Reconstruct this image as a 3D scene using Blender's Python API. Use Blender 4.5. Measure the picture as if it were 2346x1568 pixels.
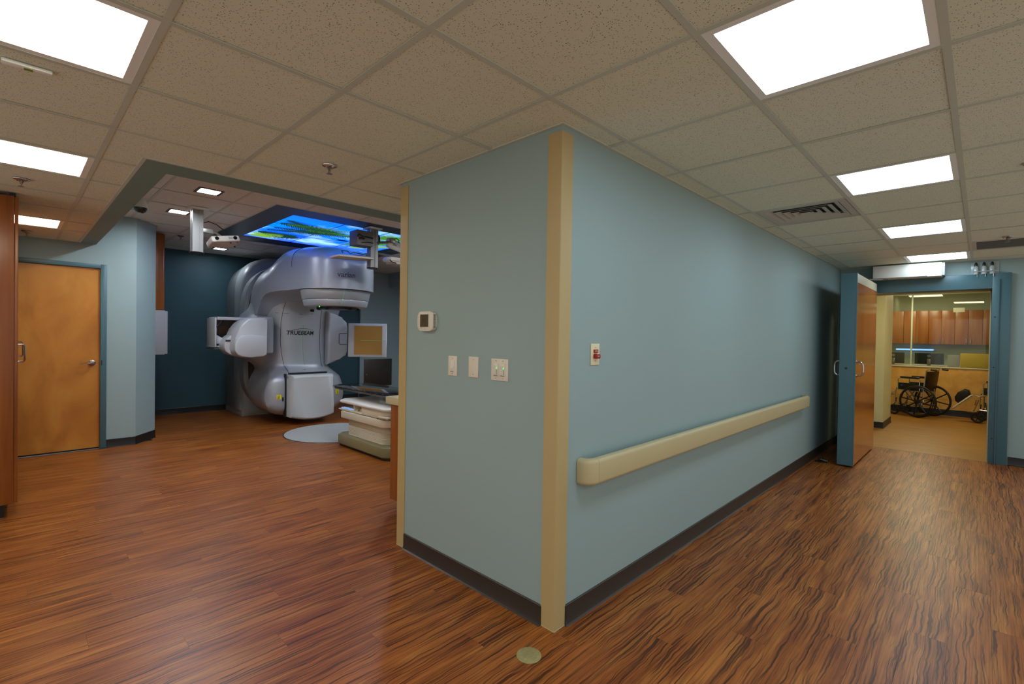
import bpy, bmesh, math, random
from mathutils import Vector, Matrix
random.seed(4)
for o in list(bpy.data.objects): bpy.data.objects.remove(o)
S = bpy.context.scene
COL = S.collection
PI = math.pi

# ------------------------------------------------------------------ camera
def make_camera():
    F, yaw, pitch, roll = 1109.834762, 0.7706892378, -0.0121357138, 0.0162226729
    f = Vector((-math.sin(yaw), math.cos(yaw), 0)); r = Vector((math.cos(yaw), math.sin(yaw), 0)); u = Vector((0, 0, 1))
    f2 = f*math.cos(pitch) + u*math.sin(pitch); u2 = u*math.cos(pitch) - f*math.sin(pitch)
    r3 = r*math.cos(roll) + u2*math.sin(roll); u3 = u2*math.cos(roll) - r*math.sin(roll)
    cd = bpy.data.cameras.new('camera'); cam = bpy.data.objects.new('camera', cd); COL.objects.link(cam)
    M = Matrix((( r3.x, u3.x, -f2.x, 1.4597), (r3.y, u3.y, -f2.y, -1.8257), (r3.z, u3.z, -f2.z, 1.4285), (0, 0, 0, 1)))
    cam.matrix_world = M
    cd.sensor_width = 36; cd.lens = F*36/2346; cd.clip_start = 0.05; cd.clip_end = 60
    S.camera = cam
make_camera()

# ------------------------------------------------------------------ world, exposure, light levels
w = bpy.data.worlds.new('world'); S.world = w; w.use_nodes = True
w.node_tree.nodes['Background'].inputs[0].default_value = (1.0, 0.95, 0.86, 1)
w.node_tree.nodes['Background'].inputs[1].default_value = 0.45
S.view_settings.view_transform = 'Standard'; S.view_settings.look = 'None'
S.view_settings.exposure = 0.58; S.view_settings.gamma = 1.0
S.view_settings.use_curve_mapping = False
L_TROFFER = 8.0        # hall and anteroom ceiling panels
L_WARM = 8.0
L_CAN = 170.0           # small square downlights in the treatment room
L_SKY = 6.0            # backlit palm picture
L_FAR = 15.0            # corridor beyond the heavy door

# ------------------------------------------------------------------ materials
def lin(c):
    out = []
    for v in c[:3]:
        v = v/255
        out.append(v/12.92 if v <= 0.04045 else ((v+0.055)/1.055)**2.4)
    return (*out, 1)
MATS = {}
def mat(name, rgb, rough=0.5, metal=0.0, spec=0.5, var=0.05, scale=8.0, bump=0.0, bscale=60.0, coat=0.0):
    if name in MATS: return MATS[name]
    m = bpy.data.materials.new(name); m.use_nodes = True; nt = m.node_tree; N = nt.nodes; Lk = nt.links
    b = N['Principled BSDF']
    b.inputs['Roughness'].default_value = rough; b.inputs['Metallic'].default_value = metal
    b.inputs['Specular IOR Level'].default_value = spec; b.inputs['Coat Weight'].default_value = coat
    g = N.new('ShaderNodeNewGeometry'); n = N.new('ShaderNodeTexNoise'); n.inputs['Scale'].default_value = scale; n.inputs['Detail'].default_value = 3
    Lk.new(g.outputs['Position'], n.inputs['Vector'])
    mx = N.new('ShaderNodeMix'); mx.data_type = 'RGBA'; c = lin(rgb)
    mx.inputs['A'].default_value = (*[v*(1-var) for v in c[:3]], 1); mx.inputs['B'].default_value = (*[min(1, v*(1+var)) for v in c[:3]], 1)
    Lk.new(n.outputs['Fac'], mx.inputs['Factor']); Lk.new(mx.outputs['Result'], b.inputs['Base Color'])
    if bump:
        n2 = N.new('ShaderNodeTexNoise'); n2.inputs['Scale'].default_value = bscale; Lk.new(g.outputs['Position'], n2.inputs['Vector'])
        bp = N.new('ShaderNodeBump'); bp.inputs['Strength'].default_value = bump; bp.inputs['Distance'].default_value = 0.002
        Lk.new(n2.outputs['Fac'], bp.inputs['Height']); Lk.new(bp.outputs['Normal'], b.inputs['Normal'])
    MATS[name] = m; return m
def emit(name, rgb, strength):
    if name in MATS: return MATS[name]
    m = bpy.data.materials.new(name); m.use_nodes = True; nt = m.node_tree
    for n in list(nt.nodes): nt.nodes.remove(n)
    e = nt.nodes.new('ShaderNodeEmission'); o = nt.nodes.new('ShaderNodeOutputMaterial')
    e.inputs[0].default_value = lin(rgb); e.inputs[1].default_value = strength
    nt.links.new(e.outputs[0], o.inputs[0]); MATS[name] = m; return m
def ramp(N, stops):
    r = N.new('ShaderNodeValToRGB'); e = r.color_ramp.elements
    while len(e) < len(stops): e.new(0.5)
    for i, (p, c) in enumerate(stops): e[i].position = p; e[i].color = c if len(c) == 4 else (*c, 1)
    return r
def wood(name, cols, stretch, rough=0.35, scale=1.0, contrast=1.0, spec=0.5):
    """veneer: noise drawn out along one axis; stretch = per-axis frequency"""
    m = bpy.data.materials.new(name); m.use_nodes = True; nt = m.node_tree; N = nt.nodes; Lk = nt.links
    b = N['Principled BSDF']; b.inputs['Roughness'].default_value = rough; b.inputs['Specular IOR Level'].default_value = spec
    g = N.new('ShaderNodeNewGeometry'); mp = N.new('ShaderNodeMapping'); mp.inputs['Scale'].default_value = [v*scale for v in stretch]
    Lk.new(g.outputs['Position'], mp.inputs['Vector'])
    n = N.new('ShaderNodeTexNoise'); n.inputs['Scale'].default_value = 1; n.inputs['Detail'].default_value = 6; n.inputs['Distortion'].default_value = 0.6
    Lk.new(mp.outputs[0], n.inputs['Vector'])
    r = ramp(N, [(0.3, lin(cols[0])), (0.5, lin(cols[1])), (0.72, lin(cols[2]))]); Lk.new(n.outputs['Fac'], r.inputs[0])
    Lk.new(r.outputs[0], b.inputs['Base Color']); MATS[name] = m; return m

def floor_material(name, along_y=True, tint=None):
    m = bpy.data.materials.new(name); m.use_nodes = True; nt = m.node_tree; N = nt.nodes; Lk = nt.links
    b = N['Principled BSDF']; b.inputs['Specular IOR Level'].default_value = 0.36
    g = N.new('ShaderNodeNewGeometry'); sp = N.new('ShaderNodeSeparateXYZ'); Lk.new(g.outputs['Position'], sp.inputs[0])
    X, Y = (sp.outputs['X'], sp.outputs['Y']) if along_y else (sp.outputs['Y'], sp.outputs['X'])
    def math_(op, a, bb=None):
        n = N.new('ShaderNodeMath'); n.operation = op
        for i, v in enumerate((a, bb)):
            if v is None: continue
            if isinstance(v, (int, float)): n.inputs[i].default_value = v
            else: Lk.new(v, n.inputs[i])
        return n.outputs[0]
    row = math_('FLOOR', math_('DIVIDE', X, 0.152))
    off = math_('MULTIPLY', math_('MODULO', math_('ADD', math_('MULTIPLY', row, 0.37), 50), 1.0), 1.22)
    colm = math_('FLOOR', math_('DIVIDE', math_('ADD', Y, off), 1.22))
    cv = N.new('ShaderNodeCombineXYZ'); Lk.new(row, cv.inputs[0]); Lk.new(colm, cv.inputs[1])
    wn = N.new('ShaderNodeTexWhiteNoise'); wn.noise_dimensions = '2D'; Lk.new(cv.outputs[0], wn.inputs['Vector'])
    # coordinates drawn out along the plank, shifted per plank
    c2 = N.new('ShaderNodeCombineXYZ')
    Lk.new(math_('MULTIPLY', X, 62.0), c2.inputs[0]); Lk.new(math_('MULTIPLY', Y, 0.75), c2.inputs[1]); Lk.new(math_('MULTIPLY', wn.outputs['Value'], 9.0), c2.inputs[2])
    n1 = N.new('ShaderNodeTexNoise'); n1.inputs['Scale'].default_value = 2.4; n1.inputs['Detail'].default_value = 5; n1.inputs['Roughness'].default_value = 0.62; n1.inputs['Distortion'].default_value = 0.35
    Lk.new(c2.outputs[0], n1.inputs['Vector'])
    c3 = N.new('ShaderNodeCombineXYZ')
    Lk.new(math_('MULTIPLY', X, 9.0), c3.inputs[0]); Lk.new(math_('MULTIPLY', Y, 1.3), c3.inputs[1]); Lk.new(math_('MULTIPLY', wn.outputs['Value'], 5.0), c3.inputs[2])
    n2 = N.new('ShaderNodeTexNoise'); n2.inputs['Scale'].default_value = 1.6; n2.inputs['Detail'].default_value = 4; n2.inputs['Distortion'].default_value = 0.8
    Lk.new(c3.outputs[0], n2.inputs['Vector'])
    base = ramp(N, [(0.32, lin((136, 72, 26))), (0.5, lin((158, 90, 34))), (0.68, lin((176, 110, 46)))])
    Lk.new(n2.outputs['Fac'], base.inputs[0])
    streak = ramp(N, [(0.32, (0.36, 0.35, 0.34)), (0.43, (0.74, 0.73, 0.71)), (0.50, (0.97, 0.97, 0.97)), (0.66, (1.25, 1.22, 1.15))])
    Lk.new(n1.outputs['Fac'], streak.inputs[0])
    mul = N.new('ShaderNodeMix'); mul.data_type = 'RGBA'; mul.blend_type = 'MULTIPLY'; mul.inputs['Factor'].default_value = 0.92
    Lk.new(base.outputs[0], mul.inputs['A']); Lk.new(streak.outputs[0], mul.inputs['B'])
    # thin wavy dark grain lines
    wob = N.new('ShaderNodeTexNoise'); wob.inputs['Scale'].default_value = 5.0; Lk.new(g.outputs['Position'], wob.inputs['Vector'])
    c4 = N.new('ShaderNodeCombineXYZ')
    Lk.new(math_('MULTIPLY', math_('ADD', X, math_('MULTIPLY', wob.outputs['Fac'], 0.045)), 120.0), c4.inputs[0]); Lk.new(math_('MULTIPLY', Y, 1.7), c4.inputs[1]); Lk.new(math_('MULTIPLY', wn.outputs['Value'], 17.0), c4.inputs[2])
    n3 = N.new('ShaderNodeTexNoise'); n3.inputs['Scale'].default_value = 1.0; n3.inputs['Detail'].default_value = 3; n3.inputs['Roughness'].default_value = 0.5
    Lk.new(c4.outputs[0], n3.inputs['Vector'])
    fine = ramp(N, [(0.38, (0.12, 0.10, 0.10)), (0.455, (0.78, 0.76, 0.75)), (0.50, (1, 1, 1)), (0.62, (1.0, 1.0, 1.0))])
    Lk.new(n3.outputs['Fac'], fine.inputs[0])
    mf = N.new('ShaderNodeMix'); mf.data_type = 'RGBA'; mf.blend_type = 'MULTIPLY'; mf.inputs['Factor'].default_value = 0.85
    Lk.new(mul.outputs['Result'], mf.inputs['A']); Lk.new(fine.outputs[0], mf.inputs['B']); mul = mf
    # plank-to-plank tone
    tone = math_('ADD', math_('MULTIPLY', wn.outputs['Value'], 0.12), 0.90)
    m2 = N.new('ShaderNodeMix'); m2.data_type = 'RGBA'; m2.blend_type = 'MULTIPLY'; m2.inputs['Factor'].default_value = 1
    Lk.new(mul.outputs['Result'], m2.inputs['A']); cc = N.new('ShaderNodeCombineColor')
    for i in range(3): Lk.new(tone, cc.inputs[i])
    Lk.new(cc.outputs[0], m2.inputs['B']); out = m2.outputs['Result']
    if tint:
        m3 = N.new('ShaderNodeMix'); m3.data_type = 'RGBA'; m3.inputs['Factor'].default_value = tint[1]
        Lk.new(out, m3.inputs['A']); m3.inputs['B'].default_value = lin(tint[0]); out = m3.outputs['Result']
    Lk.new(out, b.inputs['Base Color'])
    rr = N.new('ShaderNodeMapRange'); rr.inputs['To Min'].default_value = 0.42; rr.inputs['To Max'].default_value = 0.30
    Lk.new(n1.outputs['Fac'], rr.inputs['Value']); Lk.new(rr.outputs[0], b.inputs['Roughness'])
    bp = N.new('ShaderNodeBump'); bp.inputs['Strength'].default_value = 0.25; bp.inputs['Distance'].default_value = 0.001
    Lk.new(n1.outputs['Fac'], bp.inputs['Height']); Lk.new(bp.outputs[0], b.inputs['Normal'])
    MATS[name] = m; return m

def tile_material(name, rgb):
    m = bpy.data.materials.new(name); m.use_nodes = True; nt = m.node_tree; N = nt.nodes; Lk = nt.links
    b = N['Principled BSDF']; b.inputs['Roughness'].default_value = 0.9; b.inputs['Specular IOR Level'].default_value = 0.15
    g = N.new('ShaderNodeNewGeometry')
    v = N.new('ShaderNodeTexVoronoi'); v.inputs['Scale'].default_value = 135; v.inputs['Randomness'].default_value = 1
    mp = N.new('ShaderNodeMapping'); mp.inputs['Scale'].default_value = (1, 1.0, 0.05); Lk.new(g.outputs['Position'], mp.inputs[0])
    nz = N.new('ShaderNodeTexNoise'); nz.inputs['Scale'].default_value = 60
    Lk.new(mp.outputs[0], nz.inputs['Vector'])
    ad = N.new('ShaderNodeMix'); ad.data_type = 'RGBA'; ad.blend_type = 'ADD'; ad.inputs['Factor'].default_value = 0.012
    Lk.new(mp.outputs[0], ad.inputs['A']); Lk.new(nz.outputs['Color'], ad.inputs['B'])
    Lk.new(ad.outputs['Result'], v.inputs['Vector'])
    r = ramp(N, [(0.0, (1, 1, 1)), (0.20, (1, 1, 1)), (0.27, (0, 0, 0)), (1, (0, 0, 0))])
    Lk.new(v.outputs['Distance'], r.inputs[0])
    # only some of the cells carry a hole
    gt = N.new('ShaderNodeMath'); gt.operation = 'GREATER_THAN'; gt.inputs[1].default_value = 0.42
    sc = N.new('ShaderNodeSeparateColor'); Lk.new(v.outputs['Color'], sc.inputs[0]); Lk.new(sc.outputs[0], gt.inputs[0])
    mm = N.new('ShaderNodeMath'); mm.operation = 'MULTIPLY'; Lk.new(r.outputs[0], mm.inputs[0]); Lk.new(gt.outputs[0], mm.inputs[1])
    mx = N.new('ShaderNodeMix'); mx.data_type = 'RGBA'; c = lin(rgb); mx.inputs['A'].default_value = c
    mx.inputs['B'].default_value = (c[0]*.22, c[1]*.2, c[2]*.18, 1)
    Lk.new(mm.outputs[0], mx.inputs['Factor']); Lk.new(mx.outputs['Result'], b.inputs['Base Color'])
    bp = N.new('ShaderNodeBump'); bp.invert = True; bp.inputs['Strength'].default_value = 0.4; bp.inputs['Distance'].default_value = 0.002
    Lk.new(mm.outputs[0], bp.inputs['Height']); Lk.new(bp.outputs[0], b.inputs['Normal'])
    MATS[name] = m; return m

PAINT = mat('teal_wall_paint', (152, 174, 173), 0.55, spec=0.35, var=0.03, scale=1.5, bump=0.15, bscale=140)
PAINT2 = mat('dark_teal_wall_paint', (55, 88, 98), 0.5, spec=0.35, var=0.04, scale=1.5, bump=0.1, bscale=140)
SOFF = mat('soffit_grey_green_paint', (116, 144, 138), 0.6, var=0.03)
FRAMEP = mat('blue_green_frame_enamel', (72, 108, 116), 0.35, var=0.04)
CREAM = mat('cream_wall_paint', (205, 200, 160), 0.6, var=0.03)
BASE = mat('dark_brown_rubber_base', (52, 44, 38), 0.45, var=0.08)
BASEB = mat('black_rubber_base', (26, 25, 25), 0.4, var=0.08)
GUARD = mat('tan_vinyl_guard', (188, 166, 116), 0.42, var=0.04, bump=0.1, bscale=200)
RAILM = mat('beige_vinyl_rail', (196, 182, 138), 0.38, var=0.03, bump=0.1, bscale=200)
TEE = mat('painted_tee_grid', (196, 204, 192), 0.5, var=0.03)
TILE = tile_material('mineral_fibre_tile', (222, 228, 209))
TILEV = tile_material('vault_fibre_tile', (226, 228, 222))
ALMOND = mat('almond_plastic', (224, 216, 200), 0.4, var=0.02)
WHITEP = mat('white_plastic', (225, 222, 212), 0.35, var=0.02)
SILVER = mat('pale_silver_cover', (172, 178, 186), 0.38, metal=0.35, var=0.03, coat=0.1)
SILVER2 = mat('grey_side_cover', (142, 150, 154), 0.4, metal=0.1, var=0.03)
SILVERD = mat('dark_grey_cover', (104, 112, 114), 0.45, var=0.04)  # darker grey than the other covers
OFFW = mat('off_white_cover', (196, 200, 202), 0.35, var=0.02)
SEAM = mat('dark_seam', (40, 40, 44), 0.6)
BLACK = mat('black_plastic', (16, 16, 18), 0.35)
BLACKG = mat('black_gloss', (12, 14, 18), 0.08, coat=0.5)
RUBBER = mat('black_rubber', (20, 20, 20), 0.6)
CHROME = mat('chrome', (200, 200, 205), 0.18, metal=1.0, var=0.02)
STEEL = mat('brushed_steel', (150, 142, 134), 0.32, metal=0.9, var=0.06)
ALU = mat('anodised_aluminium', (165, 165, 162), 0.4, metal=0.6, var=0.03)
OLIVE = mat('olive_couch_base', (134, 128, 92), 0.45, var=0.04)
CCREAM = mat('cream_couch_cover', (214, 206, 182), 0.42, var=0.03)
LAMTAN = mat('tan_detector_panel', (176, 132, 60), 0.5, var=0.05)
YELLOW = mat('yellow_sticker', (226, 216, 30), 0.5)
GREENL = emit('green_led', (60, 255, 60), 2.5)
LASER = emit('green_laser_line', (70, 160, 90), 0.55)
RED = mat('red_plastic', (160, 30, 30), 0.3)
LCD = mat('dark_lcd', (78, 70, 48), 0.3)
DOORW = wood('maple_door_veneer', [(172, 106, 34), (194, 126, 44), (208, 144, 58)], (3.5, 3.5, 1.8), 0.38)
CABW = wood('cherry_cabinet_veneer', [(118, 62, 22), (140, 78, 30), (156, 92, 38)], (16, 16, 0.7), 0.3)
LEAFW = wood('orange_leaf_veneer', [(158, 90, 36), (172, 102, 44), (184, 114, 54)], (7, 7, 0.4), 0.14, spec=0.6)
FARW = wood('honey_cabinet_veneer', [(150, 86, 38), (166, 98, 46), (178, 110, 54)], (12, 12, 0.8), 0.3)
PANW = wood('maple_panel_laminate', [(192, 142, 62), (208, 158, 76), (220, 172, 90)], (5, 5, 5), 0.4)
FLOORM = floor_material('wood_look_vinyl')
FLOORF = floor_material('wood_look_vinyl_corridor', along_y=False, tint=((170, 132, 60), 0.5))  # yellow tint puts the corridor's warmer lighting into the floor colour

# ------------------------------------------------------------------ mesh helpers
class MB:
    def __init__(s): s.bm = bmesh.new(); s.T = Matrix.Identity(4)
    def v(s, p): return s.bm.verts.new(s.T @ Vector(p))
    def face(s, vs):
        try: return s.bm.faces.new(vs)
        except ValueError: return None
    def box(s, x0, x1, y0, y1, z0, z1, bev=0.0, seg=2):
        P = [s.v((x, y, z)) for x in (x0, x1) for y in (y0, y1) for z in (z0, z1)]
        F = [s.face([P[i] for i in q]) for q in ((0, 1, 3, 2), (4, 6, 7, 5), (0, 4, 5, 1), (2, 3, 7, 6), (0, 2, 6, 4), (1, 5, 7, 3))]
        if bev:
            es = list({e for f in F for e in f.edges})
            bmesh.ops.bevel(s.bm, geom=es, offset=bev, segments=seg, affect='EDGES', profile=0.5)
        return s
    def prism(s, poly, axis, a0, a1, bev=0.0, seg=2):
        def P(p, a): return {'x': (a, p[0], p[1]), 'y': (p[0], a, p[1]), 'z': (p[0], p[1], a)}[axis]
        A = [s.v(P(p, a0)) for p in poly]; B = [s.v(P(p, a1)) for p in poly]
        F = [s.face(A), s.face(B[::-1])]; n = len(poly)
        for i in range(n): F.append(s.face([A[i], A[(i+1) % n], B[(i+1) % n], B[i]]))
        if bev:
            es = list({e for f in F[:2] for e in f.edges})
            bmesh.ops.bevel(s.bm, geom=es, offset=bev, segments=seg, affect='EDGES', profile=0.5)
        return s
    def loft(s, rings, cap=True, closed=True):
        R = [[s.v(p) for p in r] for r in rings]
        n = len(R[0])
        for a, b in zip(R, R[1:]):
            for i in range(n if closed else n-1): s.face([a[i], a[(i+1) % n], b[(i+1) % n], b[i]])
        if cap: s.face(R[0]); s.face(R[-1][::-1])
        return s
    def tube(s, pts, r, n=8, closed=False, cap=True):
        pts = [Vector(p) for p in pts]; m = len(pts); rings = []
        up = None
        for i, p in enumerate(pts):
            if closed: t = pts[(i+1) % m] - pts[i-1]
            else: t = pts[min(i+1, m-1)] - pts[max(i-1, 0)]
            t.normalize()
            if up is None:
                up = Vector((0, 0, 1)) if abs(t.z) < 0.9 else Vector((1, 0, 0))
            a = t.cross(up)
            if a.length < 1e-4: a = t.cross(Vector((0, 1, 0)))
            a.normalize(); b = a.cross(t).normalized(); up = b
            rr = r[i] if isinstance(r, (list, tuple)) else r
            rings.append([p + a*rr*math.cos(2*PI*k/n) + b*rr*math.sin(2*PI*k/n) for k in range(n)])
        if closed: rings.append(rings[0]); cap = False
        return s.loft(rings, cap)
    def lathe(s, prof, c, axis='z', n=32, cap=True):
        rings = []
        for r, h in prof:
            ring = []
            for k in range(n):
                a = 2*PI*k/n; q = (r*math.cos(a), r*math.sin(a))
                ring.append({'z': (c[0]+q[0], c[1]+q[1], c[2]+h), 'x': (c[0]+h, c[1]+q[0], c[2]+q[1]), 'y': (c[0]+q[0], c[1]+h, c[2]+q[1])}[axis])
            rings.append(ring)
        return s.loft(rings, cap)
    def torus(s, c, R, r, axis='y', n=40, m=8):
        pts = []
        for k in range(n):
            a = 2*PI*k/n; q = (R*math.cos(a), R*math.sin(a))
            pts.append({'y': (c[0]+q[0], c[1], c[2]+q[1]), 'x': (c[0], c[1]+q[0], c[2]+q[1]), 'z': (c[0]+q[0], c[1]+q[1], c[2])}[axis])
        # explicit frame: keep the tube round without twisting
        rings = []
        C = Vector(c)
        nrm = Vector({'y': (0, 1, 0), 'x': (1, 0, 0), 'z': (0, 0, 1)}[axis])
        for p in pts:
            d = (Vector(p)-C).normalized()
            rings.append([Vector(p) + d*r*math.cos(2*PI*j/m) + nrm*r*math.sin(2*PI*j/m) for j in range(m)])
        rings.append(rings[0]); return s.loft(rings, cap=False)
    def build(s, name, m, parent=None, smooth=35, origin=None, **props):
        bm = s.bm
        bmesh.ops.remove_doubles(bm, verts=bm.verts, dist=1e-5)
        bmesh.ops.recalc_face_normals(bm, faces=bm.faces)
        off = Vector((0, 0, 0))
        if parent is not None: off = Vector(parent['_w'])
        elif origin is not None: off = Vector(origin)
        if off.length: bmesh.ops.translate(bm, verts=bm.verts, vec=-off)
        me = bpy.data.meshes.new(name); bm.to_mesh(me); bm.free()
        if smooth:
            for p in me.polygons: p.use_smooth = True
            me.set_sharp_from_angle(angle=math.radians(smooth))
        for mm in (m if isinstance(m, (list, tuple)) else [m]): me.materials.append(mm)
        o = bpy.data.objects.new(name, me); COL.objects.link(o)
        o['_w'] = tuple(off)
        if parent is not None: o.parent = parent
        else: o.location = off
        for k, v in props.items(): o[k] = v
        return o
def thing(name, label, cat, loc=(0, 0, 0), group=None):
    o = bpy.data.objects.new(name, None); COL.objects.link(o); o.location = loc; o['_w'] = tuple(loc)
    o.empty_display_size = 0.1; o['label'] = label; o['category'] = cat
    if group: o['group'] = group
    return o
def tag(o, label, cat, group=None):
    o['label'] = label; o['category'] = cat
    if group: o['group'] = group
    return o
def struct(mb, name, m, label=None, smooth=None):
    o = mb.build(name, m, smooth=smooth); o['kind'] = 'structure'
    if label: o['label'] = label
    return o
def sstep(t): t = max(0, min(1, t)); return t*t*(3-2*t)
def lerp_tab(tab, x):
    if x <= tab[0][0]: return tab[0][1]
    for (a, va), (b, vb) in zip(tab, tab[1:]):
        if x <= b: return va + (vb-va)*(x-a)/(b-a)
    return tab[-1][1]
def smooth_tab(tab, x, h=0.03): return (lerp_tab(tab, x-h) + 2*lerp_tab(tab, x) + lerp_tab(tab, x+h))/4
def text_obj(name, s, size, m, parent, place, depth=0.002, shear=0.0, bold=0.0, sx=1.0):
    """lettering as a mesh; place(u, v, d) -> world point (u across, v up, d outwards)"""
    cu = bpy.data.curves.new(name, 'FONT'); cu.body = s; cu.size = size; cu.extrude = depth/2; cu.offset = bold; cu.shear = shear
    cu.align_x = 'CENTER'; cu.resolution_u = 3
    to = bpy.data.objects.new(name, cu); COL.objects.link(to)
    bpy.context.view_layer.update()
    me = bpy.data.meshes.new_from_object(to.evaluated_get(bpy.context.evaluated_depsgraph_get()))
    bpy.data.objects.remove(to); bpy.data.curves.remove(cu)
    off = Vector(parent['_w'])
    for v in me.vertices: v.co = Vector(place(v.co.x*sx, v.co.y, v.co.z)) - off
    me.materials.clear(); me.materials.append(m); me.name = name
    o = bpy.data.objects.new(name, me); COL.objects.link(o); o.parent = parent; o['_w'] = tuple(off)
    return o

H, HV = 2.44, 2.82

# ================================================================== STRUCTURE: floors
fl = struct(MB().box(-8.8, 3.3, -4.1, 6.36, -0.06, -0.005), 'floor', BASEB, 'orange-brown wood-look vinyl plank floor of the anteroom and hall')
ROW, LEN = 0.152, 1.22
cam_xy = (1.46, -1.83)
planks = []
for i in range(int(-8.7/ROW)-1, int(3.2/ROW)+1):
    x0, x1 = i*ROW, (i+1)*ROW
    offv = ((i*0.37+50) % 1.0)*LEN
    j = math.floor((-4.05+offv)/LEN)
    while j*LEN-offv < 6.36:
        y0, y1 = max(j*LEN-offv, -4.05), min((j+1)*LEN-offv, 6.355)
        if y1-y0 > 0.02 and not (x0 < -6.2 and y1 < -0.5) and x0 > -8.65:
            cx, cy = (x0+x1)/2, (y0+y1)/2
            dx, dy = cx-cam_xy[0], cy-cam_xy[1]
            fwd = dx*-0.6966 + dy*0.7175; rgt = dx*0.7175 + dy*0.6966
            vis = fwd > 0.9 and abs(rgt) < fwd*1.1+0.3 and not (-1.25 < cx < -0.1 and cy > 0.1)
            planks.append((math.hypot(dx, dy) if vis else 999, x0, x1, y0, y1))
        j += 1
planks.sort()
def plank_mb(mb, x0, x1, y0, y1):
    g = 0.0004
    return mb.box(x0+g, x1-g, y0+g, y1-g, -0.005, 0.0)
for d, x0, x1, y0, y1 in planks[:290]:
    plank_mb(MB(), x0, x1, y0, y1).build('plank', FLOORM, fl, smooth=None)
mb = MB()
for d, x0, x1, y0, y1 in planks[290:]: plank_mb(mb, x0, x1, y0, y1)
mb.build('plank_field', FLOORM, fl, smooth=None, kind='stuff')
ff = struct(MB().box(-0.6, 3.3, 6.36, 14.2, -0.06, -0.005), 'floor', BASEB, 'mottled plank floor, tinted tan for the yellow light, of the corridor past the heavy door')
mb = MB()
for i in range(int(6.36/ROW), int(11/ROW)+1):
    y0, y1 = max(i*ROW, 6.36), (i+1)*ROW
    x = -0.6+((i*0.37) % 1)*-LEN
    while x < 2.6:
        a, b_ = max(x, -0.55), min(x+LEN, 2.5)
        if b_-a > .02: mb.box(a+.0004, b_-.0004, y0+.0004, y1-.0004, -0.005, 0)
        x += LEN
mb.build('plank_field', FLOORF, ff, smooth=None, kind='stuff')

# ================================================================== walls
struct(MB().box(-1.37, 0, 0, 0.12, 0, H), 'wall_front', PAINT, 'blue-grey wall face with the thermostat and switches')
struct(MB().box(-0.12, 0, 0.12, 6.35, 0, H), 'wall_right', PAINT, 'light teal hall wall carrying the handrail')
struct(MB().box(-1.37, -1.25, 0.12, 5.1, 0, HV), 'wall_counter', PAINT, 'hidden side of the wall block facing the counter')
struct(MB().box(-6.24, -6.12, -4.05, -1.94, 0, H).box(-6.24, -6.12, -1.94, -1.04, 2.205, H).box(-6.24, -6.12, -1.04, -0.757, 0, HV).box(-6.24, -6.12, -1.94, -1.04, H, HV).box(-6.24, -6.12, -4.05, -1.94, H, HV), 'wall_left', PAINT, 'blue-grey wall around the maple door')
mb = MB().prism([(-6.12, -0.757), (-6.455, -0.505), (-6.55, -0.62), (-6.24, -0.9)], 'z', 0, HV)
struct(mb, 'wall_chamfer', PAINT, 'slanted wall piece between door wall and treatment room')
struct(MB().box(-8.57, -6.455, -0.62, -0.505, 0, HV), 'wall_vault_near', PAINT2)
struct(MB().box(-8.57, -8.45, -0.505, 3.5, 0, HV), 'wall_vault_back', PAINT2, 'dark teal back wall of the treatment room')
struct(MB().box(-8.57, -8.38, 3.5, 5.22, 0, HV), 'wall_vault_back_light', PAINT, 'lighter teal stretch of wall with the steel panel')
struct(MB().box(-8.38, -1.25, 5.1, 5.22, 0, HV), 'wall_vault_far', PAINT)
struct(MB().box(-8.38, -5.5, 4.2, 5.1, 2.5, HV), 'wall_bulkhead', PAINT, 'dropped bulkhead in the far corner of the treatment room')
# end wall with the opening
OX0, OX1, OZ = 0.30, 1.53, 2.09
struct(MB().box(0, OX0-0.1, 6.35, 6.6, 0, H).box(OX1+0.1, 3.3, 6.35, 6.6, 0, H).box(OX0-0.1, OX1+0.1, 6.35, 6.6, OZ+0.1, H), 'wall_end', PAINT, 'teal end wall around the heavy door opening')
# soffit around the treatment room opening and its upstands
struct(MB().box(-2.34, -2.10, -1.28, 5.1, H, H+0.03).box(-6.12, -2.34, -1.28, -1.14, H, H+0.03)
       .box(-2.34, -2.25, -1.14, 5.1, H+0.03, HV+0.05).box(-6.12, -2.25, -1.23, -1.14, H+0.03, HV+0.05), 'wall_soffit', SOFF, 'grey-green soffit band framing the raised treatment room ceiling')
# bases
def strip(name, a, b, side, m, label=None, h=0.1):
    # side = outward normal into the room
    a, b = Vector((*a, 0)), Vector((*b, 0)); nn = Vector((*side, 0)).normalized()
    prof = [(0, 0), (0.022, 0), (0.013, 0.005), (0.008, 0.02), (0.008, h-0.004), (0.004, h), (0, h)]
    rings = [[p + nn*q[0] + Vector((0, 0, q[1])) for q in prof] for p in (a, b)]
    return struct(MB().loft(rings), name, m, label, smooth=30)
strip('baseboard_front', (-1.287, 0), (-0.078, 0), (0, -1), BASE, 'dark brown rubber base under the switches')
strip('baseboard_right', (0, 0.078), (0, 6.35), (1, 0), BASE, 'dark brown rubber base along the hall wall', 0.1)
strip('baseboard_left', (-6.12, -1.04), (-6.12, -0.757), (1, 0), BASEB)
strip('baseboard_chamfer', (-6.12, -0.757), (-6.455, -0.505), (0.6, 0.8), BASEB)
strip('baseboard_vault', (-8.45, -0.505), (-8.45, 3.5), (1, 0), BASEB, 'black base along the dark teal wall')
strip('baseboard_vault_light', (-8.38, 3.5), (-8.38, 5.1), (1, 0), BASEB)
strip('baseboard_end', (1.70, 6.35), (3.2, 6.35), (0, -1), BASEB, 'black base right of the door frame')
strip('baseboard_end_left', (0.0, 6.35), (0.16, 6.35), (0, -1), BASEB)

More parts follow.
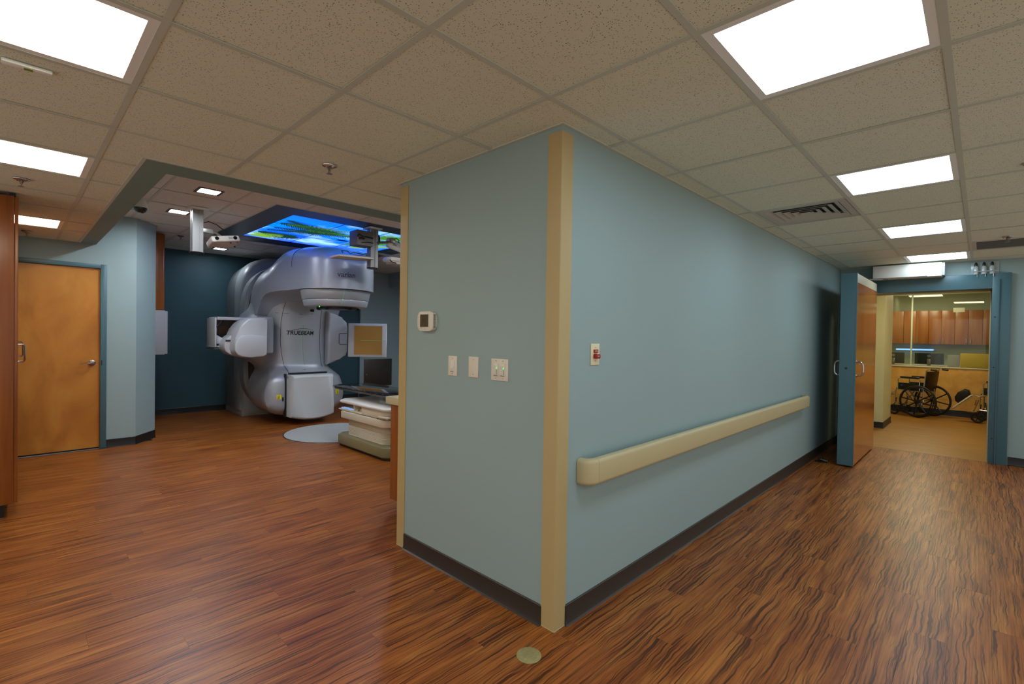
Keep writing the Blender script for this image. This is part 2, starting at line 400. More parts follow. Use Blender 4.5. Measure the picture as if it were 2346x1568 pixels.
# corridor beyond the door
struct(MB().box(-0.6, 0.08, 6.6, 11.0, 0, 2.46), 'wall_corridor_left', CREAM)
struct(MB().box(0.08, 0.30, 8.2, 9.15, 0, 2.46), 'wall_corridor_pier', CREAM, 'cream pier projecting into the corridor')
struct(MB().box(2.5, 2.62, 6.6, 14.1, 0, 2.46), 'wall_corridor_right', CREAM)
struct(MB().box(-0.6, -0.48, 11.0, 14.1, 0, 2.6), 'wall_office_left', CREAM)
struct(MB().box(-0.48, 2.62, 13.6, 13.72, 0, 2.6), 'wall_office_back', mat('pale_green_paint', (176, 186, 160), 0.6))
fw = struct(MB().box(-0.48, 2.5, 11.02, 11.14, 0, 0.93), 'wall_corridor_end', CREAM, 'low laminate-clad wall below the office glass')
for x0, x1 in ((0.08, 0.80), (0.805, 2.5)):
    MB().box(x0, x1, 11.0, 11.02, 0.12, 0.93).build('panel', PANW, fw, smooth=None)
strip('baseboard_corridor_end', (0.08, 11.0), (2.5, 11.0), (0, -1), BASEB, None, 0.12)
mb = MB(); 
strip('baseboard_pier', (0.08, 8.2), (0.30, 8.2), (0, -1), BASEB)
strip('baseboard_pier_side', (0.30, 8.2), (0.30, 9.15), (1, 0), BASE)
strip('baseboard_corridor_left', (0.08, 6.6), (0.08, 8.2), (1, 0), BASEB)
struct(MB().box(-0.6, 2.62, 6.36, 11.14, 2.46, 2.52), 'ceiling', TILEV, 'corridor ceiling')
struct(MB().box(-0.6, 2.62, 11.14, 14.1, 2.6, 2.66), 'ceiling', TILEV, 'office ceiling behind the glass')

# ================================================================== ceilings of tiles
def clip(a, b): 
    x0, x1, y0, y1 = max(a[0], b[0]), min(a[1], b[1]), max(a[2], b[2]), min(a[3], b[3])
    return (x0, x1, y0, y1) if x1-x0 > 1e-3 and y1-y0 > 1e-3 else None
def subtract(r, h):
    c = clip(r, h)
    if not c: return [r]
    out = []
    if c[0] > r[0]: out.append((r[0], c[0], r[2], r[3]))
    if c[1] < r[1]: out.append((c[1], r[1], r[2], r[3]))
    if c[2] > r[2]: out.append((c[0], c[1], r[2], c[2]))
    if c[3] < r[3]: out.append((c[0], c[1], c[3], r[3]))
    return out
def rects(r, regions, holes):
    L = [c for c in (clip(r, g) for g in regions) if c]
    for h in holes: L = [q for p in L for q in subtract(p, h)]
    return [p for p in L if p[1]-p[0] > 0.004 and p[3]-p[2] > 0.004]
XS = [-6.12, -5.31, -4.74, -4.13, -3.52, -2.910, -2.318, -1.696, -1.087, -.479, .129, .756, 1.352, 1.97, 2.58, 3.2]
YS = [-4.05, -3.95, -3.33, -2.71, -2.094, -1.479, -.869, -.249, .38, 1.006, 1.649, 2.265, 2.90, 3.54, 4.18, 4.83, 5.47, 6.11, 6.35]
REG = [(-6.12, 3.2, -4.05, -1.28), (-2.10, 3.2, -1.28, 0.0), (-2.10, -1.37, 0.0, 5.1), (0.0, 3.2, 0.0, 6.35)]
lights_hall = [(.756, 1.352, -.249, .38), (.756, 1.352, 1.649, 2.265), (.756, 1.352, 3.54, 4.18), (.756, 1.352, 5.47, 6.11)]
lights_left = [(-1.087, -.479, -2.094, -1.479), (-2.910, -2.318, -2.094, -1.479), (-5.31, -4.74, -2.094, -1.479)]
lights_added = [(.756, 1.352, -2.71, -2.094), (2.58, 3.2, -.869, -.249), (2.58, 3.2, 2.265, 2.90), (-1.087, -.479, -3.33, -2.71), (2.58, 3.2, -2.71, -2.094)]  # unseen lights added to brighten what lies before the viewpoint
vent_r = (.129, .756, 2.265, 2.90); ret_r = (1.352, 1.97, 4.83, 5.47)
skips = [((a+b)/2, (c+d)/2) for a, b, c, d in lights_hall+lights_left+lights_added+[vent_r, ret_r]]
def tiled_main():
    holes = lights_hall+lights_left+lights_added+[vent_r, ret_r]
    holes = [(a+.013, b-.013, c+.013, d-.013) for a, b, c, d in holes]
    return tiled('suspended ceiling of speckled tiles over anteroom and hall', XS, YS, H, REG, holes, skips, TILE, zt=0.14)
def tiled(label, xs, ys, z, regions, holes, skip, tm, zt=0.06):
    sk = {(round(a, 3), round(b, 3)) for a, b in skip}
    c = MB()
    for g in regions: c.box(g[0], g[1], g[2], g[3], z+zt, z+zt+0.03)
    ce = struct(c, 'ceiling', TEE, label)
    hw = 0.012
    for xa, xb in zip(xs, xs[1:]):
        for ya, yb in zip(ys, ys[1:]):
            if (round((xa+xb)/2, 3), round((ya+yb)/2, 3)) in sk: continue
            L = rects((xa, xb, ya, yb), regions, holes)
            if not L: continue
            m_ = MB(); dz = random.uniform(0, 0.0015)
            for r in L:
                m_.box(r[0]+(0.004 if r[0] == xa else 0), r[1]-(0.004 if r[1] == xb else 0), r[2]+(0.004 if r[2] == ya else 0), r[3]-(0.004 if r[3] == yb else 0), z+0.0032+dz, z+0.02)
            m_.build('ceiling_tile', tm, ce, smooth=None)
    for x in xs[1:-1]:
        L = rects((x-hw, x+hw, ys[0], ys[-1]), regions, holes)
        if L:
            m_ = MB()
            for r in L: m_.box(r[0], r[1], r[2], r[3], z, z+0.003)
            m_.build('tee_bar', TEE, ce, smooth=None)
    for y in ys[1:-1]:
        m_ = MB(); any_ = False
        for xa, xb in zip(xs, xs[1:]):
            for r in rects((xa+hw, xb-hw, y-hw, y+hw), regions, holes):
                m_.box(r[0], r[1], r[2], r[3], z+0.0004, z+0.003); any_ = True
        if any_: m_.build('cross_tee', TEE, ce, smooth=None)
        else: m_.bm.free()
    return ce
CE = tiled_main()
# wall angle along the walls
mb = MB()
for r in ((-1.39, 0.02, -0.02, 0.0), (0, 0.02, 0, 6.35), (-1.39, -1.37, 0, 5.1), (-6.12, -2.08, -1.30, -1.28), (-2.10, -2.08, -1.28, 5.1), (-6.12, -6.10, -4.05, -1.30), (0.02, 3.2, 6.33, 6.35)):
    mb.box(*r, H-0.001, H+0.012)
mb.build('wall_angle', TEE, CE, smooth=None)
# tiled ceiling of the treatment room
XV = [-8.45, -8.10, -7.48, -6.86, -6.24, -5.62, -5.0, -4.37, -3.75, -3.13, -2.51, -2.34]
YV = [-1.14, -.81, -.165, .48, 1.13, 1.77, 2.42, 3.06, 3.71, 4.2, 5.1]
SKYO = (-6.62, -4.08, .17, 2.80)
CANS = [(-4.10, -0.47), (-5.32, -0.48), (-7.8, 0.6), (-4.5, 3.3), (-5.3, 3.8), (-3.0, 1.2), (-3.2, 2.6)]  # entries after the seen ones are hidden, added to light the machine
ch = [(x-.10, x+.10, y-.10, y+.10) for x, y in CANS]
CV = tiled('raised tiled ceiling of the treatment room', XV, YV, HV, [(-8.45, -2.34, -0.505, 5.1), (-6.46, -2.34, -1.14, -0.505)], [SKYO]+ch, [], TILEV, zt=0.14)
mb = MB()
for r in ((-8.45, -8.43, -0.5, 4.2), (-8.45, -6.45, -0.505, -0.485), (-2.36, -2.34, -1.14, 5.1), (-6.12, -2.34, -1.14, -1.12), (SKYO[0]-.012, SKYO[1]+.012, SKYO[2]-.014, SKYO[2]), (SKYO[0]-.014, SKYO[0], SKYO[2], SKYO[3]), (SKYO[1], SKYO[1]+.014, SKYO[2], SKYO[3])):
    mb.box(*r, HV-0.001, HV+0.01)
mb.build('wall_angle', TEE, CV, smooth=None)

# ================================================================== trims
def corner_guard(name, x, y, sx, sy, label, w=0.078, z1=2.415):
    """L-shaped guard around an outside corner at (x,y); legs run along sx (x) and sy (y); room lies on the other sides"""
    t = 0.006; r = 0.006
    ox, oy = x - sx*t, y - sy*t
    arc = [(ox + sx*(r-r*math.cos(a)), oy + sy*(r-r*math.sin(a))) for a in [k*PI/2/5 for k in range(6)]]
    poly = [(ox+sx*w, oy+sy*t), (ox+sx*w, oy+sy*0.001)] + [(ox+sx*(r-r*math.sin(a)), oy+sy*(r-r*math.cos(a))) for a in [k*PI/2/5 for k in range(6)]] + [(ox+sx*0.001, oy+sy*w), (ox+sx*t, oy+sy*w), (ox+sx*t, oy+sy*t)]
    o = tag(MB().prism(poly, 'z', 0.003, z1).build(name, GUARD, origin=(x, y, 0), smooth=30), label, 'corner guard')
    ends = MB().prism([(px+(px-ox)*0.03-sx*.001, py+(py-oy)*0.03-sy*.001) for px, py in poly], 'z', 0.0, 0.006)
    ends.build('end_cap', RAILM, o, smooth=30)
    return o
corner_guard('corner_guard', 0, 0, -1, 1, 'wide tan vinyl corner guard on the near outside wall corner', w=0.088)
corner_guard('corner_guard', -1.37, 0, 1, 1, 'tan vinyl corner guard at left end of the thermostat wall', w=0.088)

# handrail
def handrail():
    t = thing('handrail', 'long beige handrail fixed along the light teal hall wall', 'handrail', (0, 0.165, 0.68))
    def prof(p, nn):
        Z0, Z1 = 0.682, 0.816; R = 0.022; th = 0.034; out = []
        pts = []
        for k in range(6): a = -PI/2+k*PI/2/5; pts.append((-R+R*math.cos(a), Z0+R+R*math.sin(a)))
        for k in range(6): a = k*PI/2/5; pts.append((-R+R*math.cos(a), Z1-R+R*math.sin(a)))
        pts += [(-th, Z1), (-th, Z0)]
        return [Vector((p[0], p[1], 0)) + Vector((nn[0], nn[1], 0))*a + Vector((0, 0, z)) for a, z in pts]
    xo, R = 0.088, 0.075
    path = [((0.002, 0.15), (0, -1)), ((0.012, 0.15), (0, -1))]
    near = [((0.0025, 0.158), (-0.02, -1))]
    near += [((xo-R+R*math.sin(a), 0.158+R-R*math.cos(a)), (math.sin(a), -math.cos(a))) for a in [k*PI/2/7 for k in range(8)]]
    MB().loft([prof(*q) for q in near]).build('return_end', RAILM, t, label='rounded end piece turning back to the wall')
    MB().loft([prof((xo, 0.2345), (1, 0)), prof((xo, 4.36), (1, 0))]).build('rail', RAILM, t)
    far = [((xo-R+R*math.cos(a), 4.3615+R*math.sin(a)), (math.cos(a), math.sin(a))) for a in [k*PI/2/7 for k in range(8)]] + [((0.0025, 4.3615+R), (0, 1))]
    MB().loft([prof(*q) for q in far]).build('return_end', RAILM, t)
    for y in (0.6, 1.8, 3.0, 4.1): MB().box(0.0, 0.058, y-.03, y+.03, 0.72, 0.78, .004).build('bracket', BLACK, t)
handrail()

# floor disc
o = tag(MB().lathe([(0.056, 0.0002), (0.056, 0.003), (0.053, 0.0045), (0.0, 0.0045)], (0.033, -0.215, 0), n=40, cap=False).build('floor_cover', mat('brass_cover', (168, 156, 104), 0.45, metal=0.3, var=0.25, scale=90), origin=(0.033, -0.215, 0)), 'round dull brass cover set in the floor near the wall corner', 'floor cover')
for k in range(9):
    MB().tube([(0.033-.036+k*.009, -0.215-.030+abs(k-4)*.004, .0046), (0.033-.036+k*.009, -0.215+.030-abs(k-4)*.004, .0046)], .0011, 5).build('embossed_line', mat('embossed_brass', (146, 140, 100), .4, metal=.3), o)

# ================================================================== ceiling fixtures
DIFF = emit('troffer_diffuser', (216, 238, 255), L_TROFFER); DIFFW = emit('troffer_diffuser_warm', (255, 240, 215), L_WARM)
FRM = mat('white_light_frame', (240, 246, 244), 0.4)
def troffer(r, label, m, z=H, group='square lay-in ceiling lights'):
    x0, x1, y0, y1 = r[0]+.012, r[1]-.012, r[2]+.012, r[3]-.012
    t = thing('ceiling_light', label, 'ceiling light', ((x0+x1)/2, (y0+y1)/2, z), group)
    b = 0.03
    mb = MB()
    for q in ((x0, x1, y0, y0+b), (x0, x1, y1-b, y1), (x0, x0+b, y0+b, y1-b), (x1-b, x1, y0+b, y1-b)): mb.box(*q, z+.002, z+.016)
    mb.build('frame', FRM, t, smooth=None)
    MB().box(x0, x1, y0, y1, z+.03, z+.09).build('housing', FRM, t, smooth=None)
    MB().box(x0+b, x1-b, y0+b, y1-b, z+.010, z+.018).build('diffuser', m, t, smooth=None)
    return t
for r, l in zip(lights_hall, ['bright square ceiling light nearest the wall corner in the hall', 'second square ceiling light along the hall, left of centre line', 'third square ceiling light along the hall', 'far square ceiling light just before the heavy door']): troffer(r, l, DIFF)
for r, l in zip(lights_left, ['bright ceiling light at upper left, nearest the viewer', 'ceiling light above the cherry cabinet front', 'small far ceiling light in front of the maple door']): troffer(r, l, DIFFW)
for i, r in enumerate(lights_added): troffer(r, 'added fill ceiling light out of the frame, ' + ['straight behind the viewpoint', 'right of the viewpoint', 'far along the right side of the hall', 'behind the upper left light', 'at the back right corner'][i], DIFF)

# supply diffuser with nested square louvres
t = thing('air_diffuser', 'louvred square air supply diffuser in the hall ceiling', 'vent', (.4425, 2.58, H))
x0, x1, y0, y1 = [a+b for a, b in zip(vent_r, (.012, -.012, .012, -.012))]
cx, cy = (x0+x1)/2, (y0+y1)/2
MB().box(x0, x1, y0, y1, H+.06, H+.07).build('backing', mat('duct_grey', (70, 72, 72), .7), t, smooth=None)
VM = mat('grey_white_vent', (190, 188, 178), 0.45)
def sqring(mb, a0, z0, a1, z1, th=0.002):
    R = []
    for a, z in ((a0, z0), (a1, z1), (a1, z1+th), (a0, z0+th)): R.append([(cx-a, cy-a, z), (cx+a, cy-a, z), (cx+a, cy+a, z), (cx-a, cy+a, z)])
    R.append(R[0]); mb.loft(R, cap=False)
MBv = MB(); sqring(MBv, 0.297, H+.002, 0.25, H+.002); MBv.build('frame', VM, t, smooth=None)
for a in (0.245, 0.195, 0.145, 0.095, 0.045):
    q = MB(); sqring(q, a, H+.002, a-.038, H+.016); q.build('louvre', VM, t, smooth=None)
# return grille
t = thing('return_grille', 'flat grey return air grille in the ceiling above the door frame', 'vent', (1.66, 5.15, H))
x0, x1, y0, y1 = [a+b for a, b in zip(ret_r, (.013, -.013, .013, -.013))]
q = MB()
for r in ((x0, x1, y0, y0+.03), (x0, x1, y1-.03, y1), (x0, x0+.03, y0+.03, y1-.03), (x1-.03, x1, y0+.03, y1-.03)): q.box(*r, H+.001, H+.012)
q.build('frame', VM, t, smooth=None)
GRD = mat('grey_grille', (120, 118, 112), 0.5)
for k in range(21):
    y = y0+.045+k*.0255
    MB().box(x0+.03, x1-.03, y, y+.004, H+.003, H+.016).build('slat', GRD, t, smooth=None)
MB().box(x0, x1, y0, y1, H+.05, H+.06).build('backing', mat('duct_dark', (60, 60, 58), 0.8), t, smooth=None)

def sprinkler(x, y, z, label, r=0.043):
    t = thing('sprinkler_head', label, 'sprinkler', (x, y, z), 'fire sprinkler heads')
    MB().lathe([(r, 0.0), (r*.97, -.004), (r*.6, -.012), (r*.45, -.006), (0.0, -.006)], (x, y, z), n=28, cap=False).build('escutcheon', CHROME, t)
    MB().lathe([(0.012, 0), (0.012, -.02), (0.007, -.026), (0.007, -.034)], (x, y, z), n=12).build('body', STEEL, t)
    MB().tube([(x-.012, y, z-.018), (x-.013, y, z-.034), (x, y, z-.048), (x+.013, y, z-.034), (x+.012, y, z-.018)], .0025, 6).build('yoke', STEEL, t)
    MB().lathe([(0.004, -.044), (0.017, -.048), (0.018, -.050), (0.0, -.051)], (x, y, z), n=16, cap=False).build('deflector', STEEL, t)
sprinkler(-1.39, -0.497, H, 'chrome fire sprinkler in the ceiling left of the wall block')
sprinkler(1.611, 4.70, H, 'fire sprinkler in the hall ceiling near the door end')
sprinkler(1.64, 2.13, H, 'fire sprinkler at the right edge of the hall ceiling')
sprinkler(-3.24, -1.79, H, 'fire sprinkler near the top of the cherry cabinet')
sprinkler(-5.71, -1.73, H, 'fire sprinkler just in front of the maple door wall')
sprinkler(-7.0, -0.12, HV, 'fire sprinkler in the treatment room ceiling by the far corner')
# low ceiling sensor plate upper left
t = thing('ceiling_sensor', 'small flat rectangular sensor plate beside the upper left ceiling light', 'sensor', (-1.21, -1.79, H))
MB().box(-1.225, -1.185, -1.86, -1.72, H-.012, H+.002, .004).build('body', FRM, t)
MB().box(-1.216, -1.196, -1.80, -1.775, H-.0135, H-.011).build('lens', mat('green_lens', (110, 150, 60), .4), t)

# treatment room square downlights
CAN = emit('downlight_lens', (236, 244, 255), L_CAN)
for i, (x, y) in enumerate(CANS):
    lab = ['larger small square downlight near the soffit', 'small square downlight beside the first ceiling pole', 'small square downlight half hidden behind the tilted camera'][i] if i < 3 else ['added unseen downlight over the far side of the couch', 'added unseen downlight in the far corner past the picture', 'added unseen downlight just inside the soffit by the counter', 'added unseen downlight above the foot of the couch'][i-3]
    t = thing('downlight', lab, 'downlight', (x, y, HV), 'treatment room downlights')
    q = MB()
    for r in ((-.11, .11, -.11, -.085), (-.11, .11, .085, .11), (-.11, -.085, -.085, .085), (.085, .11, -.085, .085)): q.box(x+r[0], x+r[1], y+r[2], y+r[3], HV-.003, HV+.004)
    q.build('trim', mat('dark_trim', (70, 66, 62), .5), t, smooth=None)
    q = MB()
    for r in ((-.10, .10, -.10, -.085), (-.10, .10, .085, .10), (-.10, -.085, -.085, .085), (.085, .10, -.085, .085)): q.box(x+r[0], x+r[1], y+r[2], y+r[3], HV+.004, HV+.06)
    q.build('housing', FRM, t, smooth=None)
    MB().box(x-.085, x+.085, y-.085, y+.085, HV+.012, HV+.02).build('lens', CAN if i != 2 else emit('dim_downlight_lens', (236, 244, 255), 45.0), t, smooth=None)
# dome camera
x, y = -5.0, -0.885
t = thing('dome_camera', 'white dome security camera with black bubble by the soffit', 'camera', (x, y, HV))
MB().lathe([(0.050, 0.0), (0.052, -.03), (0.062, -.075), (0.068, -.085), (0.066, -.09), (0.0, -.09)], (x, y, HV), n=32, cap=False).build('housing', WHITEP, t)
MB().lathe([(0.060, -.09), (0.058, -.105), (0.045, -.13), (0.025, -.143), (0.0, -.147)], (x, y, HV), n=32, cap=False).build('bubble', BLACKG, t)

# ------------------------------------------------------------------ backlit palm-and-sky ceiling picture
def sky_material():
    m = bpy.data.materials.new('backlit_sky_print'); m.use_nodes = True; nt = m.node_tree; N = nt.nodes; Lk = nt.links
    for n in list(N): N.remove(n)
    g = N.new('ShaderNodeNewGeometry'); sp = N.new('ShaderNodeSeparateXYZ'); Lk.new(g.outputs['Position'], sp.inputs[0])
    gr = N.new('ShaderNodeMapRange'); gr.inputs['From Min'].default_value = -6.28; gr.inputs['From Max'].default_value = -4.47; Lk.new(sp.outputs['X'], gr.inputs[0])
    c = ramp(N, [(0, lin((18, 42, 165))), (0.35, lin((2, 48, 165))), (0.7, lin((0, 54, 160))), (1, lin((5, 44, 110)))]); Lk.new(gr.outputs[0], c.inputs[0])
    mp = N.new('ShaderNodeMapping'); mp.inputs['Scale'].default_value = (1.7, 1.0, 1); mp.inputs['Location'].default_value = (3.1, 1.7, 0); Lk.new(g.outputs['Position'], mp.inputs[0])
    nz = N.new('ShaderNodeTexNoise'); nz.inputs['Scale'].default_value = 1.5; nz.inputs['Detail'].default_value = 7; nz.inputs['Distortion'].default_value = .5; Lk.new(mp.outputs[0], nz.inputs['Vector'])
    cr = ramp(N, [(0.50, (0, 0, 0)), (0.66, (1, 1, 1))]); Lk.new(nz.outputs['Fac'], cr.inputs[0])
    mx = N.new('ShaderNodeMix'); mx.data_type = 'RGBA'; Lk.new(cr.outputs[0], mx.inputs['Factor']); Lk.new(c.outputs[0], mx.inputs['A']); mx.inputs['B'].default_value = lin((66, 92, 108))
    e = N.new('ShaderNodeEmission'); e.inputs[1].default_value = L_SKY; Lk.new(mx.outputs['Result'], e.inputs[0])
    o = N.new('ShaderNodeOutputMaterial'); Lk.new(e.outputs[0], o.inputs[0]); MATS['sky'] = m; return m
SKY = sky_material()
t = thing('ceiling_picture', 'large backlit ceiling picture of blue sky, clouds and palm fronds in a dark frame', 'picture', (-5.37, 1.5, HV))
SX0, SX1, SY0, SY1 = -6.28, -4.47, .50, 2.47
q = MB()
NF = mat('slate_frame', (58, 64, 74), 0.35, metal=.2)
def frame_ring(mb, o, i, zo, zi):
    A = [(o[0], o[2], zo), (o[1], o[2], zo), (o[1], o[3], zo), (o[0], o[3], zo)]
    B = [(i[0], i[2], zi), (i[1], i[2], zi), (i[1], i[3], zi), (i[0], i[3], zi)]
    mb.loft([A, B, [(x, y, z+.02) for x, y, z in B], [(x, y, z+.02) for x, y, z in A], A], cap=False)
frame_ring(q, SKYO, (SX0, SX1, SY0, SY1), HV+.001, HV+.012)
q.build('frame', NF, t, smooth=None)
nx, ny = 3, 3
for i in range(nx):
    for j in range(ny):
        a, b_ = SX0+(SX1-SX0)*i/nx, SX0+(SX1-SX0)*(i+1)/nx; c_, d_ = SY0+(SY1-SY0)*j/ny, SY0+(SY1-SY0)*(j+1)/ny
        MB().box(a+.004, b_-.004, c_+.004, d_-.004, HV+.016, HV+.022).build('picture_panel', SKY, t, smooth=None)
LB = mat('thin_blue_bar', (110, 130, 190), .5)
for i in (1, 2): MB().box(SX0+(SX1-SX0)*i/nx-.006, SX0+(SX1-SX0)*i/nx+.006, SY0, SY1, HV+.0125, HV+.0155).build('divider', LB, t, smooth=None)
for j in (1, 2): MB().box(SX0, SX1, SY0+(SY1-SY0)*j/ny-.006, SY0+(SY1-SY0)*j/ny+.006, HV+.0122, HV+.0155).build('divider', LB, t, smooth=None)
GR = [emit('printed_frond_dark', (22, 60, 50), .8), emit('printed_frond_green', (70, 130, 40), .9), emit('printed_frond_light', (120, 170, 60), .9)]
def frond(x, y, ang, L, m, n=22, spread=0.16):
    L *= 1.3; n = int(n*1.4)
    q = MB(); z = HV+.0118
    d = Vector((math.cos(ang), math.sin(ang), 0)); s_ = Vector((-d.y, d.x, 0))
    def P(a, b): 
        p = Vector((x, y, z)) + d*a + s_*b
        return (min(max(p.x, SX0+.01), SX1-.01), min(max(p.y, SY0+.01), SY1-.01), z)
    for k in range(n):
        u = 0.05 + 0.95*k/n; ln = 1.9*spread*math.sin(PI*min(1, u*.9+.12))*random.uniform(.8, 1.15)
        for sg in (-1, 1):
            a0 = u*L; cv = -0.10*u*u*L
            a = q.v(P(a0, cv)); b2 = q.v(P(a0+.036, cv)); c2 = q.v(P(a0+ln*.8, cv+sg*ln))
            q.face([a, b2, c2])
    for k in range(10):
        u0, u1 = k/10, (k+1)/10
        vs = [q.v(P(u0*L, -.10*u0*u0*L-.004)), q.v(P(u1*L, -.10*u1*u1*L-.004)), q.v(P(u1*L, -.10*u1*u1*L+.004)), q.v(P(u0*L, -.10*u0*u0*L+.004))]
        q.face(vs)
    q.build('printed_frond', m, t, smooth=None)
frond(-5.0, .50, 1.75, .75, GR[0]); frond(-5.05, .6, 1.45, .7, GR[1], 16, .10); frond(-5.35, .52, 1.5, .95, GR[0], 24, .12)
frond(-5.75, .5, 1.9, .5, GR[0]); frond(-5.95, .5, 1.6, .32, GR[2], 14, .1); frond(-6.15, .5, 1.3, .25, GR[2], 12, .1)
frond(-5.05, 2.42, -2.35, .8, GR[1], 26, .13); frond(-5.0, 2.44, -1.95, .6, GR[0], 22, .10); frond(-5.4, 2.44, -2.4, .6, GR[2], 22, .12); frond(-4.7, 2.44, -1.8, .5, GR[1]); frond(-4.75, .52, 2.2, .8, GR[0], 22, .14); frond(-5.6, .52, 1.2, .8, GR[0], 22, .12); frond(-5.2, .9, 1.5, .8, GR[1], 20, .10)
MB().box(-5.55, -5.47, 1.55, 1.72, HV+.010, HV+.0125).build('sensor_slot', BLACK, t, smooth=None)

# ================================================================== wall devices on the thermostat wall (y = 0)
def screw(p, parent, axis='y'):
    MB().lathe([(0.0028, 0), (0.0024, -.0012), (0.0, -.0014)], p, axis=axis, n=10, cap=False).build('screw', STEEL, parent)
def thermostat():
    x0, x1, z0, z1 = -1.125, -0.962, 1.452, 1.575
    t = thing('thermostat', 'beige wall thermostat with a dark square display', 'thermostat', ((x0+x1)/2, 0, z0))
    xm, zm = (x0+x1)/2, (z0+z1)/2; w_, h_ = (x1-x0)/2, (z1-z0)/2
    poly = []
    for k in range(32):
        a = 2*PI*k/32; c, s_ = math.cos(a), math.sin(a); n = 5
        poly.append((xm + w_*math.copysign(abs(c)**(2/n), c), zm + h_*math.copysign(abs(s_)**(2/n), s_)))
    MB().prism(poly, 'y', -0.032, 0.0, 0.006, 3).build('body', ALMOND, t)
    MB().box(xm-.052, xm+.044, -.0345, -.031, zm-.042, zm+.048, .001).build('bezel', WHITEP, t)
    s_ = MB().box(xm-.046, xm+.038, -.0362, -.034, zm-.036, zm+.042).build('display', LCD, t, smooth=None)
    dg = mat('lcd_digit', (48, 44, 30), .5)
    text_obj('display_digits', '72', .022, dg, s_, lambda u, v, d: (xm-.004+u, -.0364-d*.1, zm-.004+v), .0004)
    text_obj('maker_mark', 'o ...', .010, dg, t, lambda u, v, d: (xm+u, -.0322-d*.1, z0+.009+v), .0004)
    for k in range(14):
        z = z0+.02+k*.0062
        MB().box(x1-.0015, x1+.0008, -.026, -.012, z, z+.0025).build('side_slot', SEAM, t, smooth=None)
thermostat()
def plate(x0, x1, z0, z1, label, group='cover plates in a row on the thermostat wall', m=ALMOND):
    t = thing('wall_plate', label, 'wall plate', ((x0+x1)/2, 0, z0), group)
    MB().box(x0, x1, -.006, 0, z0, z1, .002).build('plate', m, t)
    return t
t = plate(-.838, -.757, 1.187, 1.305, 'single almond switch plate with a slider dimmer, left of three')
MB().box(-.815, -.780, -.010, -.004, 1.208, 1.276, .0015).build('dimmer_paddle', WHITEP, t)
MB().box(-.812, -.783, -.0125, -.009, 1.226, 1.240, .0015).build('slider', WHITEP, t)
MB().box(-.811, -.784, -.0108, -.0095, 1.212, 1.2155).build('slot', mat('brown_slot', (120, 84, 44), .5), t, smooth=None)
for z in (1.200, 1.292): screw((-.7975, -.006, z), t)
t = plate(-.652, -.570, 1.190, 1.308, 'blank almond cover plate, middle of three on the wall')
for z in (1.208, 1.290): screw((-.611, -.006, z), t)
t = plate(-.463, -.334, 1.187, 1.305, 'double almond plate with two white keypads, right of three')
for x in (-.425, -.372):
    MB().box(x-.017, x+.017, -.011, -.004, 1.212, 1.280, .0015).build('keypad', WHITEP, t)
    for k in range(3): MB().box(x-.0135, x+.004, -.0125, -.0105, 1.262-k*.0065, 1.2665-k*.0065).build('button', ALMOND, t, smooth=None)
    for k in range(2):
        b_ = MB().box(x-.0125, x+.003, -.0125, -.0105, 1.234-k*.014, 1.245-k*.014, .001).build('button', WHITEP, t)
        MB().lathe([(.0016, -.0001), (0, -.0005)], (x-.005, -.0125, 1.2395-k*.014), axis='y', n=8, cap=False).build('key_dot', SEAM, b_)
    MB().box(x+.008, x+.0115, -.0125, -.0108, 1.220, 1.257).build('level_bar', mat('grey_bar', (130, 140, 130), .4), t, smooth=None)
    MB().box(x+.008, x+.0115, -.0130, -.0122, 1.250, 1.259).build('indicator', GREENL, t, smooth=None)
    MB().box(x-.014, x+.014, -.0115, -.0105, 1.2135, 1.2165).build('slot', MATS['brown_slot'], t, smooth=None)
    for z in (1.200, 1.294): screw((x, -.006, z), t)
# emergency button plate on hall wall (x = 0)
t = thing('alarm_plate', 'ivory wall plate with two red emergency buttons on the hall wall', 'wall plate', (0, .30, 1.284))
MB().box(0, .006, .262, .338, 1.284, 1.396, .002).build('plate', mat('ivory_plastic', (232, 220, 180), .4), t)
b_ = MB().box(.004, .014, .282, .318, 1.348, 1.366, .003).build('red_legend', RED, t)
q = MB().box(.004, .028, .280, .320, 1.318, 1.343, .006, 3).build('red_button', RED, t)
text_obj('lettering', 'EMERG', .009, WHITEP, b_, lambda u, v, d: (.0142+d*.1, .300-u*-1, 1.354+v), .0004)
text_obj('lettering', 'OFF', .010, WHITEP, q, lambda u, v, d: (.0282+d*.1, .300+u, 1.327+v), .0004)
for z in (1.306, 1.376): MB().lathe([(.0028, 0), (.0024, .0012), (0, .0014)], (.006, .30, z), axis='x', n=10, cap=False).build('screw', STEEL, t)

# ================================================================== maple door on the left wall
d = struct(MB().box(-6.165, -6.125, -1.935, -1.10, 0.018, 2.153, .002), 'door_1', DOORW, 'maple veneer door with steel lever handle')
q = MB()
for r in ((-2.0, -1.94, 0, 2.205), (-1.10, -1.042, 0, 2.205), (-1.94, -1.10, 2.155, 2.205)):
    q.box(-6.20, -6.095, r[0], r[1], r[2], r[3], .003)
q.build('door_frame', FRAMEP, d)
rose = MB().lathe([(.034, 0), (.034, .008), (.026, .014), (.012, .016), (.012, .045), (0, .045)], (-6.125, -1.172, 1.03), axis='x', n=24, cap=False).build('lever_handle', STEEL, d)
MB().tube([(-6.085, -1.172, 1.03), (-6.075, -1.19, 1.03), (-6.073, -1.24, 1.028), (-6.078, -1.285, 1.026)], [.011, .010, .008, .008], 10).build('lever', CHROME, rose)
MB().box(-6.096, -6.0945, -1.093, -1.082, 1.0, 1.06).build('strike_plate', SEAM, d, smooth=None)
MB().box(-6.16, -6.128, -1.93, -1.105, 0.003, 0.018).build('door_sweep', BLACK, d, smooth=None)

